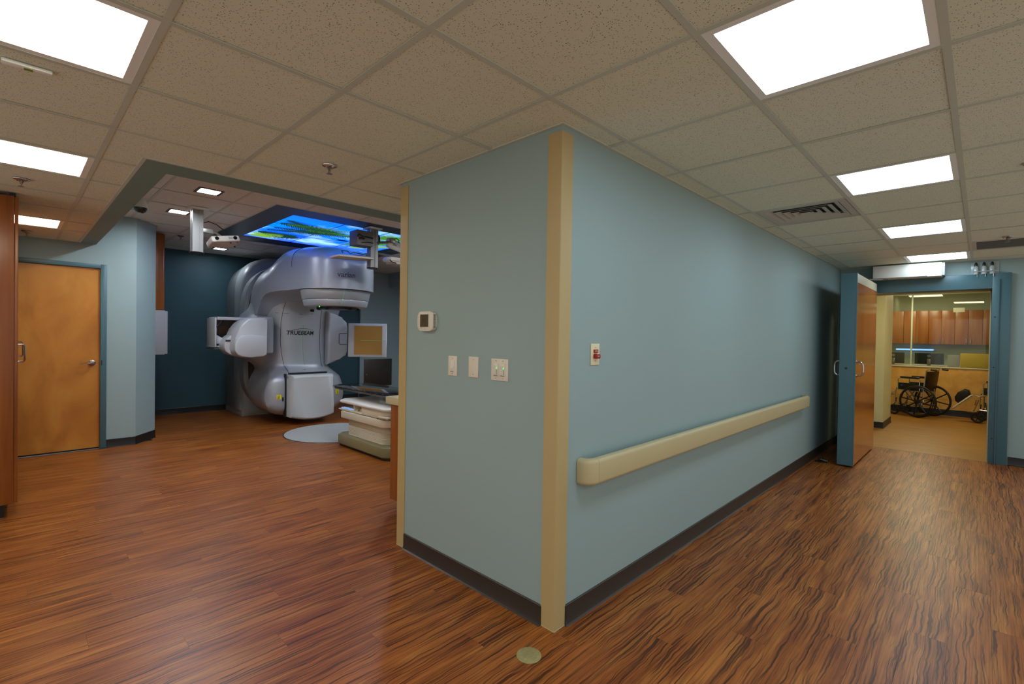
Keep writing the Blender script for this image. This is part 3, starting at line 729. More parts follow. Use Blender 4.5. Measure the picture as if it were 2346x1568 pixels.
# ================================================================== cherry cabinet at the left edge
t = thing('tall_cabinet', 'tall cherry veneer cabinet at the left edge with a black toe kick', 'cabinet', (-4.8, -2.1, 0))
MB().box(-6.0, -3.775, -2.42, -1.822, 0.105, 2.415).build('carcass', CABW, t, smooth=None)
MB().box(-3.775, -3.75, -2.42, -1.822, 0.105, 2.415, .002).build('end_panel', CABW, t)
MB().box(-5.95, -3.80, -2.38, -1.87, 0.0, 0.105).build('toe_kick', BLACK, t, smooth=None)
for k in range(4):
    x1 = -3.755-k*.56; x0 = x1-.552
    dr = MB().box(x0, x1, -1.82, -1.80, 0.11, 2.41, .0015).build('door', CABW, t)
    hx = x0+.04 if k % 2 == 0 else x1-.04
    MB().tube([(hx, -1.80, 1.15), (hx, -1.765, 1.15), (hx, -1.758, 1.165), (hx, -1.758, 1.275), (hx, -1.765, 1.29), (hx, -1.80, 1.29)], .006, 8).build('handle', CHROME, dr)
MB().box(-3.80, -3.752, -1.85, -1.815, 2.415, 2.436).build('filler', BLACK, t, smooth=None)

# ================================================================== end-on wood unit and white box in the vault corner
t = thing('wall_cabinet', 'dark cherry upper cabinet seen end-on past the slanted wall', 'cabinet', (-7.0, -.38, 1.73))
MB().box(-7.5, -6.9, -.505, -.345, 1.72, 2.80, .002).build('carcass', CABW, t)
MB().box(-7.49, -6.91, -.345, -.327, 1.725, 2.795, .002).build('door', CABW, t)
t = thing('wall_box', 'pale grey wall box below the cherry upper cabinet', 'box', (-7.0, -.38, 1.1))
MB().box(-7.4, -6.9, -.505, -.32, 1.085, 1.715, .003).build('body', mat('pale_grey_enamel', (170, 172, 176), .4), t)
MB().box(-7.39, -6.91, -.32, -.285, 1.095, 1.705, .004).build('door', MATS['pale_grey_enamel'], t)

# steel panel on the far wall
t = thing('steel_panel', 'dark brushed steel access panel on the far teal wall', 'panel', (-8.38, 3.95, .25))
MB().box(-8.38, -8.365, 3.60, 4.30, .25, .86, .002).build('plate', mat('dark_steel', (92, 84, 76), .4, metal=.7, var=.08), t)
MB().lathe([(.012, 0), (.011, .008), (0, .009)], (-8.365, 3.66, .52), axis='x', n=12, cap=False).build('knob', CHROME, t)

# ================================================================== counter by the wall block
t = thing('counter_cabinet', 'cherry base cabinet with a cream counter top behind the corner guard', 'cabinet', (-1.65, 1.2, 0))
MB().box(-1.955, -1.372, .30, 2.6, .10, .866, .002).build('carcass', CABW, t)
MB().box(-1.86, -1.372, .33, 2.6, 0, .10).build('toe_kick', BLACK, t, smooth=None)
MB().box(-1.995, -1.372, .275, 2.62, .868, .925, .004).build('counter_top', mat('cream_laminate', (206, 196, 160), .35, var=.12, scale=150), t)
for k in range(4):
    y0 = .33+k*.565
    MB().box(-1.973, -1.956, y0, y0+.555, .11, .86, .002).build('door', CABW, t)
o = tag(MB().lathe([(.0, .0), (.05, .0), (.055, .006), (.056, .012), (.052, .012), (.048, .006), (0, .006)], (-1.80, .52, .925), n=24, cap=False).build('dish', WHITEP, origin=(-1.80, .52, .925)), 'small shallow white dish lying on the cream counter top', 'dish')

# ================================================================== LINEAR ACCELERATOR
AX, AZ = 1.46, 1.295
LA = thing('treatment_machine', 'large silver-grey radiotherapy machine with overhanging head in the treatment room', 'medical machine', (-7.2, AX, 0))
def arch(w, s_, h, b, n=2.4, k=14, c=AX, slab=0):
    """closed YZ outline: straight sides from b up to s, superelliptic top to h"""
    P = [(c-w, b)]
    for i in range(k+1):
        a = PI*i/k
        cs, sn = -math.cos(a), math.sin(a)
        P.append((c + w*math.copysign(abs(cs)**(2/n), cs), s_+(h-s_)*abs(sn)**(2/n)))
    P.append((c+w, b)); return P
def at_x(x, poly): return [(x, y, z) for y, z in poly]
# stand
A = lambda w, s_, h, b=.10: arch(w, s_, h, b, 2.5, 22)
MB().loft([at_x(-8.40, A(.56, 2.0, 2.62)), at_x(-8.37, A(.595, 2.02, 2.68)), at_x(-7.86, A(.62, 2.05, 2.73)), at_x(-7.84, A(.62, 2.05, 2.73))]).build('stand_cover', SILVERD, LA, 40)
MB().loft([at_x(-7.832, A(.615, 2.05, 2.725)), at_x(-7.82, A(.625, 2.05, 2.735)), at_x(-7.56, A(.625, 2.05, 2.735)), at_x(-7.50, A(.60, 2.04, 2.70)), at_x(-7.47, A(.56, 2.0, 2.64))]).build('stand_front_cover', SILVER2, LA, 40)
MB().box(-8.36, -7.46, AX-.60, AX+.60, 0, .10, .004).build('stand_plinth', mat('pale_plinth', (150, 148, 138), .5), LA)
# rear drum: tall stadium ring
def stadium(w, top, bot, n=2.3, k=20, c=AX):
    P = []
    zs_t, zs_b = 1.75, .80
    for i in range(k+1):
        a = PI*i/k; cs, sn = -math.cos(a), math.sin(a)
        P.append((c+w*math.copysign(abs(cs)**(2/n), cs), zs_t+(top-zs_t)*abs(sn)**(2/n)))
    for i in range(k+1):
        a = PI*i/k; cs, sn = math.cos(a), math.sin(a)
        P.append((c+w*math.copysign(abs(cs)**(2/n), cs), zs_b-(zs_b-bot)*abs(sn)**(2/n)))
    return P
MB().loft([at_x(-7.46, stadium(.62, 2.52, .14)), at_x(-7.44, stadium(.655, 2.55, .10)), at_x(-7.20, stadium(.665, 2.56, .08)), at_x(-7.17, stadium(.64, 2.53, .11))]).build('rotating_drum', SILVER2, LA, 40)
MB().loft([at_x(-7.17, stadium(.60, 2.50, .15)), at_x(-7.08, stadium(.60, 2.50, .15))]).build('drum_gap', mat('dark_gap', (58, 56, 50), .7), LA, 40)

# gantry body --------------------------------------------------
Wb = [(.07, .05), (.09, .28), (.15, .45), (.25, .57), (.4, .65), (.55, .66), (.7, .62), (.82, .55), (.90, .57), (.97, .68), (1.04, .76), (1.12, .80), (1.3, .82), (1.5, .82), (1.62, .81), (1.70, .78), (1.76, .70), (1.85, .63), (2.0, .62)]
Fb = [(.07, .05), (.10, .28), (.16, .48), (.22, .56), (.3, .61), (.41, .63), (.55, .62), (.715, .56), (.82, .50), (.9, .47), (1.13, .455), (1.43, .455), (1.65, .48), (1.77, .52), (1.87, .56), (2.0, .60)]
EX = lambda z: -6.62 + .30*sstep((.90-z)/.20) - .16*sstep((.25-z)/.18)
ZS = [.07, .085, .11, .15, .2, .26, .33, .41, .5, .58, .66, .72, .78, .83, .88, .93, .98, 1.04, 1.1, 1.18, 1.28, 1.38, 1.48, 1.55, 1.61, 1.66, 1.71, 1.76, 1.82, 1.9, 2.0]
def front_x(y, z, edge=0.0):
    hw = smooth_tab(Fb, z); q_ = min(1, abs(y-AX)/max(hw, .05))
    return EX(z) + .03 + (.17-.07*sstep((.90-z)/.2))*(1-q_**2)
def ring(xf, tab, sc=1.0):
    P = [(xf(z), AX-smooth_tab(tab, z, .015)*sc, z) for z in ZS] + [(xf(z), AX+smooth_tab(tab, z, .015)*sc, z) for z in reversed(ZS)]
    return P
def mix_tab(a, b, f): return [(z, smooth_tab(a, z, .015)*(1-f)+smooth_tab(b, z, .015)*f) for z in ZS]
body = MB()
rs = [ring(lambda z: -7.08, Wb, .93), ring(lambda z: -7.05, Wb, .98), ring(lambda z: -7.0, Wb), ring(lambda z: -6.90, Wb), ring(lambda z: -6.80+.08*sstep((.9-z)/.3), mix_tab(Wb, Fb, .2)), ring(lambda z: -6.72+.18*sstep((.9-z)/.3), mix_tab(Wb, Fb, .6)),
      ring(lambda z: EX(z)-.05, mix_tab(Wb, Fb, .92)), ring(lambda z: EX(z), Fb, .995)]
R_ = [[body.v(p) for p in r] for r in rs]; n_ = len(R_[0]); K = len(ZS)
for a, b_ in zip(R_, R_[1:]):
    for i in range(n_): body.face([a[i], a[(i+1) % n_], b_[(i+1) % n_], b_[i]])
body.face(R_[0])
# bulged front skin
NC = 12; grid = []
for k, z in enumerate(ZS):
    L_, Rr = R_[-1][k], R_[-1][n_-1-k]; row = [L_]
    hw = smooth_tab(Fb, z, .015)*.985
    for j in range(1, NC): 
        y = AX + hw*(-1+2*j/NC); row.append(body.v((front_x(y, z), y, z)))
    row.append(Rr); grid.append(row)
for a, b_ in zip(grid, grid[1:]):
    for j in range(NC): body.face([a[j], a[j+1], b_[j+1], b_[j]])
body.face(grid[0]); body.face(grid[-1][::-1])
body.build('gantry_body', SILVER, LA, 55)
# seams on the logo cover
def seam(pts, r=.0035, name='seam'):
    MB().tube([(front_x(y, z)+.0005, y, z) for y, z in pts], r, 6).build(name, SEAM, LA)
seam([(1.19, 1.95), (1.15, 1.8), (1.125, 1.6), (1.12, 1.3), (1.135, 1.1), (1.17, .9), (1.19, .80)])
seam([(1.78, 1.9), (1.755, 1.7), (1.745, 1.5), (1.74, 1.3), (1.75, 1.1), (1.775, .93), (1.79, .86)])
seam([(1.04, 1.735), (1.2, 1.73), (1.4, 1.725), (1.6, 1.735)], .0022)
seam([(1.185, .835), (1.45, .832), (1.745, .842)], .003)
MB().box(-6.32, -6.235, 1.17, 1.76, .776, .800, .003).build('slot', BLACK, LA)
MB().box(-6.47, -6.425, 1.50, 1.62, 1.775, 1.815, .004).build('dark_window', BLACK, LA)
# lettering on the cover
def logo_place(u, v, d): y = 1.405+u; z = 1.395+v; return (front_x(y, z)+.002+d*.2, y, z)
text_obj('cover_lettering', 'TRUEBEAM', .092, BLACK, LA, logo_place, .001, shear=.12, sx=.93, bold=.0018)
MB().tube([(front_x(y, z)+.003, y, z) for y, z in [(1.18, 1.385), (1.22, 1.43), (1.30, 1.475), (1.40, 1.492), (1.50, 1.494), (1.60, 1.482)]], [.001, .002, .003, .0035, .003, .001], 6).build('swoosh', SEAM, LA)

# gantry arm and head ------------------------------------------
HX, HR = -5.28, .50
def hw_at(x, r=HR):
    if x > HX: return math.sqrt(max(0, r*r-(x-HX)**2))
    return lerp_tab([(-7.15, .585), (-7.0, .63), (-6.6, .655), (-6.3, .64), (-6.0, .59), (-5.7, .53), (HX, r)], x)
def arm_sec(x):
    w_ = max(hw_at(x), .02)
    f = sstep((x+6.55)/.75)
    s_ = 1.86*(1-f)+2.36*f
    h_ = lerp_tab([(-7.15, 2.52), (-7.0, 2.58), (-6.6, 2.655), (-6.2, 2.70), (-5.75, 2.70), (-5.4, 2.675), (-5.1, 2.645), (-4.95, 2.60), (-4.86, 2.54), (-4.80, 2.46), (-4.785, 2.38)], x)
    b_ = lerp_tab([(-7.15, 1.70), (-6.62, 1.70), (-6.55, 1.80), (-6.47, 1.90), (-6.38, 1.97), (-6.25, 2.02), (-6.1, 2.035), (-5.8, 2.04)], x)
    n_ = 2.2*(1-f)+3.2*f
    return at_x(x, arch(w_, max(s_, b_+.02), max(h_, s_+.01), b_, n_, 24))
xs_ = [-7.12, -7.08, -7.0, -6.8, -6.66, -6.62, -6.58, -6.54, -6.50, -6.46, -6.42, -6.36, -6.28, -6.15, -6.0, -5.85, -5.7, -5.5, -5.3, -5.15, -5.05, -4.97, -4.90, -4.85, -4.815, -4.795, -4.785]
secs = [arm_sec(x) for x in xs_]
MB().loft(secs).build('gantry_arm', SILVER, LA, 48)
# seam over the dome and along the arm's ridge
MB().tube([(p[0]+.001, AX+(p[1]-AX)*1.003, p[2]+.002) for p in arm_sec(-5.62)[1:-1]] , .003, 6).build('seam', SEAM, LA)
def stad_ring(z, r, xb, n=26):
    xb = -5.33
    return [(xb+r*math.cos(2*PI*k/44), AX+r*math.sin(2*PI*k/44), z) for k in range(44)]
MB().loft([stad_ring(2.030, .478, -6.15), stad_ring(2.036, .485, -6.15), stad_ring(2.05, .485, -6.15)]).build('seam', SEAM, LA)
MB().loft([stad_ring(1.902, .452, -6.05), stad_ring(1.908, .458, -6.05), stad_ring(2.028, .484, -6.15), stad_ring(2.034, .482, -6.15)]).build('head_ring', SILVER, LA, 40)
MB().loft([stad_ring(1.896, .446, -6.0), stad_ring(1.902, .446, -6.0)]).build('seam', SEAM, LA)
MB().loft([stad_ring(1.805, .40, -5.80), stad_ring(1.812, .425, -5.85), stad_ring(1.83, .437, -5.9), stad_ring(1.890, .452, -6.0), stad_ring(1.897, .450, -6.0)]).build('collimator_cover', SILVER, LA, 40)
MB().lathe([(0, 1.772), (.26, 1.772), (.27, 1.78), (.27, 1.806), (0, 1.806)], (HX, AX, 0), n=36, cap=False).build('collimator_face', BLACK, LA)
for a in (0.2, -1.0, -1.7, -2.4, 2.2, 1.1):
    MB().box(HX+.27*math.cos(a)-.02, HX+.27*math.cos(a)+.02, AX+.27*math.sin(a)-.02, AX+.27*math.sin(a)+.02, 1.762, 1.80, .004).build('accessory_latch', BLACK, LA)
MB().lathe([(.007, 0), (.006, .006), (0, .008)], (-5.20, 1.155, 1.80), axis='x', n=10, cap=False).build('green_lamp', GREENL, LA)
MB().box(-5.23, -5.20, 1.14, 1.17, 1.785, 1.806).build('lamp_housing', BLACK, LA, smooth=None)
# lettering around the head
def head_place(u, v, d):
    a0 = -.22; a = a0 + u/.505; r = hw_at(-5.0, HR) and .5025+d*.2
    return (HX+r*math.cos(a), AX+r*math.sin(a), 2.20+v)
text_obj('head_lettering', 'varian', .098, mat('slate_letter', (74, 78, 108), .4), LA, head_place, .001, bold=.0012, sx=1.05)

# lower imager cover box ---------------------------------------
P = []
def imager_out(z): return .355 - .012*(z-.4)
zs2 = [.075, .09, .13, .25, .4, .55, .68, .74, .765, .775]
q = MB(); rings = []
def imager_ring(x, sc, lift=0):
    P = []
    for k in range(13):
        u = -1+2*k/12; P.append((x-.03*u*u, AX+.345*u*sc, .075+.055*u*u+lift))
    P += [(x-.03, AX+.345*sc, .25), (x-.03, AX+.335*sc, .5), (x-.03, AX+.325*sc, .74-lift)]
    for k in range(13):
        u = 1-2*k/12; P.append((x-.03*u*u, AX+.325*u*sc, .772-lift))
    P += [(x-.03, AX-.325*sc, .74-lift), (x-.03, AX-.335*sc, .5), (x-.03, AX-.345*sc, .25)]
    return P
q.loft([imager_ring(-6.25, 1.0), imager_ring(-6.06, 1.0), imager_ring(-6.03, .985, .01), imager_ring(-6.012, .95, .03)])
q.build('imager_cover', OFFW, LA, 40)
MB().box(-6.28, -6.215, AX-.372, AX-.350, .12, .79, .003).build('gap_strip', BLACK, LA)
# stickers and latch slots on the lower covers
def on_front(y, z, off=.002): return front_x(y, z)+off
for y, z in ((1.008, .438), (1.945, .455)):
    w_, h_ = .034, .034; q = MB()
    vs = [q.v((on_front(y+a*w_, z+b_*h_, .004), y+a*w_, z+b_*h_)) for a, b_ in ((-1, -1), (1, -1), (1, 1), (-1, 1))]; q.face(vs)
    st = q.build('warning_sticker', YELLOW, LA, smooth=None)
    q = MB(); vs = [q.v((on_front(y, z, .006), y+a, z+.006+b_)) for a, b_ in ((-.016, -.010), (.016, -.010), (0, .018))]; q.face(vs); q.build('triangle_mark', SEAM, st, smooth=None)
    q = MB(); vs = [q.v((on_front(y, z, .0065), y+a, z+.006+b_)) for a, b_ in ((-.010, -.0065), (.010, -.0065), (0, .011))]; q.face(vs); q.build('triangle_inner', YELLOW, st, smooth=None)
    for k in range(2):
        q = MB(); vs = [q.v((on_front(y, z, .006), y+a, z-.014-k*.009+b_)) for a, b_ in ((-.022, -.002), (.022, -.002), (.022, .002), (-.022, .002))]; q.face(vs); q.build('print_line', SEAM, st, smooth=None)
for y, z in ((1.062, .40), (1.858, .41)):
    q = MB(); q.prism([(y+.011*math.cos(a), z+(.022 if math.sin(a) > 0 else -.022)+.011*math.sin(a)) for a in [2*PI*k/20+.01 for k in range(20)]], 'x', on_front(y, z, -.01), on_front(y, z, .004)); q.build('latch_slot', BLACK, LA, smooth=None)
# beam-source arm on the left ----------------------------------
def yz(u, v): return (.077+(u-483)*.0057, 1.63-(v-726)*.0066)
pl = [yz(*p) for p in ((614, 727), (606, 725), (590, 724.5), (576, 726), (566, 730), (556, 738), (547, 750), (540, 764), (536, 780), (535, 795), (538, 804), (545, 810), (556, 813), (580, 813), (604, 811), (612, 808), (614, 800))]
MB().prism(pl, 'x', -6.70, -6.20, .022, 4).build('source_arm', OFFW, LA, 50)
pl2 = [yz(*p) for p in ((609, 766), (580, 763), (556, 763), (546, 766), (538, 773), (534, 784), (534, 797), (539, 806), (549, 811), (570, 812.5), (600, 811), (608, 807), (610, 800))]
MB().prism(pl2, 'x', -6.22, -6.13, .02, 4).build('source_cover', OFFW, LA, 50)
pl3 = [yz(*p) for p in ((560, 758), (544, 758), (530, 763), (519, 770), (512, 780), (511, 790), (514, 800), (523, 807), (540, 812), (560, 812))]
MB().prism([(y+.07, z) for y, z in pl3], 'x', -6.72, -6.42, .02, 4).build('source_lobe', OFFW, LA, 50)
MB().box(-6.425, -6.41, yz(513, 0)[0]+.075, yz(527, 0)[0]+.075, yz(0, 779)[1], yz(0, 775)[1]).build('vent_slot', SEAM, LA, smooth=None)
# rear housing of the arm: open frame with inset panel
x0, x1 = -7.05, -6.62
ya, yb = .235, .80
MB().box(x0, x1, ya+.03, yb, 1.60, 1.645, .008).build('housing_top', OFFW, LA)
MB().box(x0, x1, ya, ya+.025, 1.20, 1.63, .008).build('housing_side', OFFW, LA)
MB().box(x0, x1-.06, ya, yb, 1.19, 1.215, .006).build('housing_floor', OFFW, LA)
MB().box(x0, x0+.02, ya, yb, 1.2, 1.62, .004).build('housing_back', mat('warm_grey', (150, 146, 132), .5), LA)
MB().prism([(ya+.05, 1.38), (ya+.12, 1.52), (ya+.40, 1.50), (ya+.34, 1.38)], 'x', x0+.02, x0+.10, .004).build('inner_panel', mat('tan_inner', (120, 100, 80), .6), LA)
MB().prism([(ya+.03, 1.24), (ya+.03, 1.38), (ya+.10, 1.34), (ya+.22, 1.24)], 'x', x0+.04, x1-.05, .008).build('inner_shell', OFFW, LA)
MB().tube([(x1, ya+.02, 1.49), (x1+.005, ya+.10, 1.60)], .006, 6).build('stay', SEAM, LA)
MB().box(x0, x1, ya-.01, ya+.28, 1.165, 1.175, .002).build('lower_tray', STEEL, LA)
# arm joints against the body (both sides)
MB().box(-6.70, -6.33, .80, .96, 1.10, 1.66, .03, 3).build('arm_joint', SILVER, LA)
for z0, z1 in ((1.56, 1.63), (1.16, 1.42)):
    MB().box(-6.40, -6.322, .835, .858, z0, z1, .004).build('joint_gap', SEAM, LA)
# detector panel and its arm on the right
t_ = Vector((.718, .696, 0)); nrm = Vector((.696, -.718, 0)); 
Mx = Matrix(((t_.x, nrm.x, 0, -6.33), (t_.y, nrm.y, 0, 2.165), (0, 0, 1, 0), (0, 0, 0, 1)))
def lb(*a, **k):
    m_ = MB(); m_.T = Mx; m_.box(*a, **k); return m_
lb(0, .655, -.05, 0, 1.028, 1.605, bev=.012, seg=3).build('detector_housing', OFFW, LA)
lb(.10, .60, -.001, .006, 1.062, 1.575, bev=.002).build('detector_rim', mat('lilac_rim', (186, 184, 200), .4), LA)
lb(.112, .588, .004, .009, 1.072, 1.562).build('detector_face', LAMTAN, LA, smooth=None)
lb(.22, .655, .0095, .0105, 1.312, 1.316).build('laser_line', LASER, LA, smooth=None)
q = MB().prism([(1.86, 1.80), (1.96, 1.785), (2.10, 1.70), (2.20, 1.62), (2.215, 1.55), (2.215, 1.12), (2.19, 1.05), (2.06, .985), (1.96, .93), (1.86, .90)], 'x', -6.98, -6.42, .045, 4); q.build('detector_arm', SILVER, LA)
MB().tube([(-6.42, 2.19, 1.43), (-6.418, 2.07, 1.43), (-6.418, 2.05, 1.41), (-6.418, 2.05, 1.26), (-6.418, 2.07, 1.24), (-6.42, 2.19, 1.24)], .005, 6).build('arm_outline', BLACK, LA)
# pale laser lines projected on covers
MB().tube([(front_x(y, z)+.002, y, z) for y, z in [(1.44, 1.55), (1.43, 1.3), (1.44, 1.1), (1.46, .9)]], .0015, 4).build('laser_line', LASER, LA)
MB().tube([(HX+.491*math.cos(a), AX+.491*math.sin(a), z) for a, z in ((-.24, 2.03), )] + [(HX+.462*math.cos(-.33), AX+.462*math.sin(-.33), 1.90), (HX+.45*math.cos(-.36), AX+.45*math.sin(-.36), 1.82)], .002, 4).build('laser_line', LASER, LA)

# ================================================================== couch
t = thing('floor_turntable', 'pale grey round floor plate in front of the machine', 'floor plate', (-5.2, 1.45, 0))
MB().lathe([(0, 0.001), (.722, 0.001), (.722, .003), (0, .003)], (-5.2, 1.45, 0), n=64, cap=False).build('rim', BLACK, t)
MB().lathe([(0, 0.003), (.71, 0.003), (.708, .006), (0, .006)], (-5.2, 1.45, 0), n=64, cap=False).build('plate', mat('pale_grey_plate', (168, 172, 168), .4), t)
for a in range(8): MB().lathe([(.009, .006), (.008, .0075), (0, .0075)], (-5.2+.64*math.cos(a*PI/4+.3), 1.45+.64*math.sin(a*PI/4+.3), 0), n=10, cap=False).build('screw', STEEL, t)
C_ = thing('treatment_couch', 'cream treatment couch with black glossy table top and olive base', 'couch', (-3.8, 1.45, 0))
def chamf(x0, x1, y0, y1, c): return [(x0+c, y0), (x1-c, y0), (x1, y0+c), (x1, y1-c), (x1-c, y1), (x0+c, y1), (x0, y1-c), (x0, y0+c)]
MB().prism(chamf(-4.48, -3.26, 1.075, 1.825, .09), 'z', .0065, .03).build('base_gasket', BLACK, C_)
MB().prism(chamf(-4.50, -3.24, 1.06, 1.84, .10), 'z', .03, .15, .012, 3).build('base', OLIVE, C_, 50)
for k in range(12):
    MB().prism(chamf(-4.33, -3.40, 1.13, 1.77, .07), 'z', .15+k*.0175, .150+k*.0175+.0165, .005, 2).build('bellows_fold', CCREAM, C_, 50)
MB().prism(chamf(-4.45, -3.28, 1.07, 1.83, .10), 'z', .362, .452, .012, 3).build('skirt', CCREAM, C_, 50)
MB().prism(chamf(-4.42, -3.31, 1.10, 1.80, .08), 'z', .452, .458).build('seam', SEAM, C_)
# upper box with an open niche on the near side
MB().prism([(-3.86, 1.085), (-3.40, 1.085), (-3.30, 1.185), (-3.30, 1.72), (-3.40, 1.82), (-3.86, 1.82)], 'z', .458, .555, .006).build('upper_body', CCREAM, C_, 50)
MB().box(-4.40, -3.86, 1.26, 1.82, .458, .555).build('upper_body', CCREAM, C_)
MB().box(-4.44, -3.86, 1.08, 1.27, .458, .475, .005).build('niche_floor', CCREAM, C_)
MB().box(-4.08, -4.06, 1.10, 1.27, .47, .555).build('niche_divider', CCREAM, C_)
for x, y in ((-3.92, 1.13), (-3.98, 1.15), (-4.03, 1.12)):
    MB().lathe([(.018, 0), (.018, .022), (.01, .028), (0, .028)], (x, y, .476), n=14, cap=False).build('knob', CCREAM, C_)
for x in (-4.38, -4.30, -4.22, -4.14):
    MB().box(x-.025, x+.025, 1.10, 1.15, .475, .487, .004).build('control_pad', emit('pale_blue_glow', (150, 190, 255), .5), C_)
MB().prism(chamf(-4.46, -3.24, 1.06, 1.84, .10), 'z', .553, .59, .014, 3).build('top_cover', WHITEP, C_, 50)
MB().box(-3.45, -3.24, 1.055, 1.10, .475, .50, .01, 3).build('bumper', CCREAM, C_)
for x in (-4.37, -3.50): MB().box(x-.012, x+.012, 1.085, 1.092, .437, .462, .002).build('clip', BLACK, C_)
MB().box(-3.74, -2.9, 1.25, 1.65, .59, .635, .004).build('carriage', ALU, C_)
MB().box(-3.70, -2.9, 1.28, 1.62, .635, .672, .004).build('carriage_upper', SILVERD, C_)
def top_poly(s_=0):
    return [(-2.5, 1.17+s_), (-4.72, 1.17+s_), (-4.86, 1.20+s_), (-4.93, 1.27+s_), (-4.94, 1.45), (-4.93, 1.63-s_), (-4.86, 1.70-s_), (-4.72, 1.73-s_), (-2.5, 1.73-s_)]
MB().prism(top_poly(), 'z', .69, .725, .008, 2).build('table_top', BLACKG, C_, 50)
MB().prism([(-2.5, 1.24), (-4.75, 1.24), (-4.82, 1.30), (-4.82, 1.60), (-4.75, 1.66), (-2.5, 1.66)], 'z', .672, .69).build('table_underside', ALU, C_)
MB().box(-4.70, -2.5, 1.160, 1.170, .698, .712).build('index_rail', STEEL, C_)
for k in range(16):
    x = -4.66+k*.14
    MB().box(x-.006, x+.006, 1.172, 1.182, .722, .7262).build('index_notch', SILVER2, C_, smooth=None)

# ================================================================== ceiling poles with cameras and screens
def pole(x, y, label, z1=2.305):
    t = thing('ceiling_pole', label, 'pole', (x, y, HV), 'aluminium poles hanging from the treatment room ceiling')
    MB().box(x-.10, x+.10, y-.09, y+.09, HV-.018, HV, .004).build('mount_plate', FRM, t)
    q = MB()
    w_ = .052; s_ = .012; c_ = .008
    poly = []
    # slotted extrusion outline
    for sx, sy in ((1, -1), (1, 1), (-1, 1), (-1, -1)):
        pass
    poly = [(-w_, -w_), (-s_, -w_), (-s_, -w_+c_), (s_, -w_+c_), (s_, -w_), (w_, -w_), (w_, -s_), (w_-c_, -s_), (w_-c_, s_), (w_, s_), (w_, w_), (s_, w_), (s_, w_-c_), (-s_, w_-c_), (-s_, w_), (-w_, w_), (-w_, s_), (-w_+c_, s_), (-w_+c_, -s_), (-w_, -s_)]
    q.prism([(x+a, y+b_) for a, b_ in poly], 'z', z1+.012, HV-.018); q.build('post', ALU, t, smooth=None)
    MB().lathe([(0, 0), (.070, 0), (.074, .006), (.07, .014), (0, .014)], (x, y, z1), n=28, cap=False).build('end_cap', BLACK, t)
    return t
pole(-4.96, -.377, 'aluminium ceiling pole by the dome camera carrying the tilted camera', 2.31)
pole(-4.33, 1.47, 'aluminium ceiling pole in front of the machine head', 2.285)
# tilted tracking camera on the first pole
t = thing('tracking_camera', 'pale tilted box-shaped tracking camera held on the left ceiling pole', 'camera', (-4.9, -.13, 2.5))
M1 = Matrix.Translation((-4.90, -.125, 2.475)) @ Matrix.Rotation(math.radians(14), 4, 'X') @ Matrix.Rotation(math.radians(-20), 4, 'Y') @ Matrix.Rotation(math.radians(8), 4, 'Z')
q = MB(); q.T = M1; q.box(-.09, .09, -.155, .155, -.04, .035, .018, 3); q.build('body', mat('warm_white_plastic', (196, 190, 178), .45), t)
for y in (-.10, .10):
    q = MB(); q.T = M1; q.lathe([(.022, 0), (.020, .012), (0, .012)], (.088, y, -.004), axis='x', n=18, cap=False); q.build('lens', BLACKG, t)
q = MB(); q.T = M1; q.box(.085, .092, .03, .08, -.015, .010, .002); q.build('vent', SILVER2, t)
for a, b_ in ((-.06, -.10), (.05, .05), (.06, .12), (-.05, .13)):
    q = MB(); q.T = M1; q.lathe([(.010, -.04), (.009, -.052), (0, -.053)], (a, b_, 0), n=10, cap=False); q.build('foot', SEAM, t)
MB().box(-4.96, -4.90, -.33, -.23, 2.55, 2.60, .004).build('bracket', ALU, t)
MB().tube([(-4.93, -.25, 2.575), (-4.92, -.19, 2.565), (-4.91, -.15, 2.53)], .014, 8).build('arm', STEEL, t)
MB().tube([(-4.95, -.325, 2.66), (-4.93, -.27, 2.685), (-4.90, -.20, 2.66), (-4.88, -.12, 2.60), (-4.9, -.06, 2.54)], .005, 6).build('cable', BLACK, t)
# equipment on the second pole
t = thing('equipment_box', 'dark grey electronics box on the ceiling pole before the machine head', 'box', (-4.33, 1.3, 2.65))
MB().box(-4.42, -4.22, 1.19, 1.416, 2.555, 2.745, .006).build('body', mat('mid_grey_box', (120, 116, 110), .5), t)
MB().tube([(-4.22, 1.20, 2.66), (-4.17, 1.19, 2.68), (-4.16, 1.24, 2.655), (-4.19, 1.30, 2.665), (-4.2, 1.40, 2.66)], .008, 7).build('cable', BLACK, t)
MB().tube([(-4.21, 1.22, 2.635), (-4.17, 1.21, 2.64), (-4.18, 1.27, 2.63)], .010, 7).build('plug', BLACK, t)
MB().tube([(-4.21, 1.25, 2.585), (-4.19, 1.33, 2.60), (-4.21, 1.41, 2.60)], .004, 6).build('cable', BLACK, t)
t = thing('equipment_tray', 'thin cream tray with black cables on the ceiling pole', 'tray', (-4.33, 1.2, 2.4))
M2 = Matrix.Translation((-4.33, 1.19, 2.395)) @ Matrix.Rotation(math.radians(2), 4, 'X')
q = MB(); q.T = M2; q.box(-.13, .13, -.245, .23, -.014, .014, .010, 2); q.build('tray', mat('warm_white_plastic', (0, 0, 0)), t)
q = MB(); q.T = M2; q.box(-.08, .08, -.02, .20, .014, .032, .005); q.build('module', SILVERD, t)
MB().tube([(-4.25, 1.02, 2.43), (-4.24, .99, 2.45), (-4.24, 1.07, 2.455), (-4.25, 1.12, 2.43), (-4.24, 1.16, 2.45), (-4.24, 1.24, 2.445), (-4.25, 1.36, 2.44)], .006, 6).build('cable', BLACK, t)
t = thing('tilted_screen', 'white rounded screen back tilted beside the second ceiling pole, upper of two', 'screen', (-4.33, 1.9, 2.6))
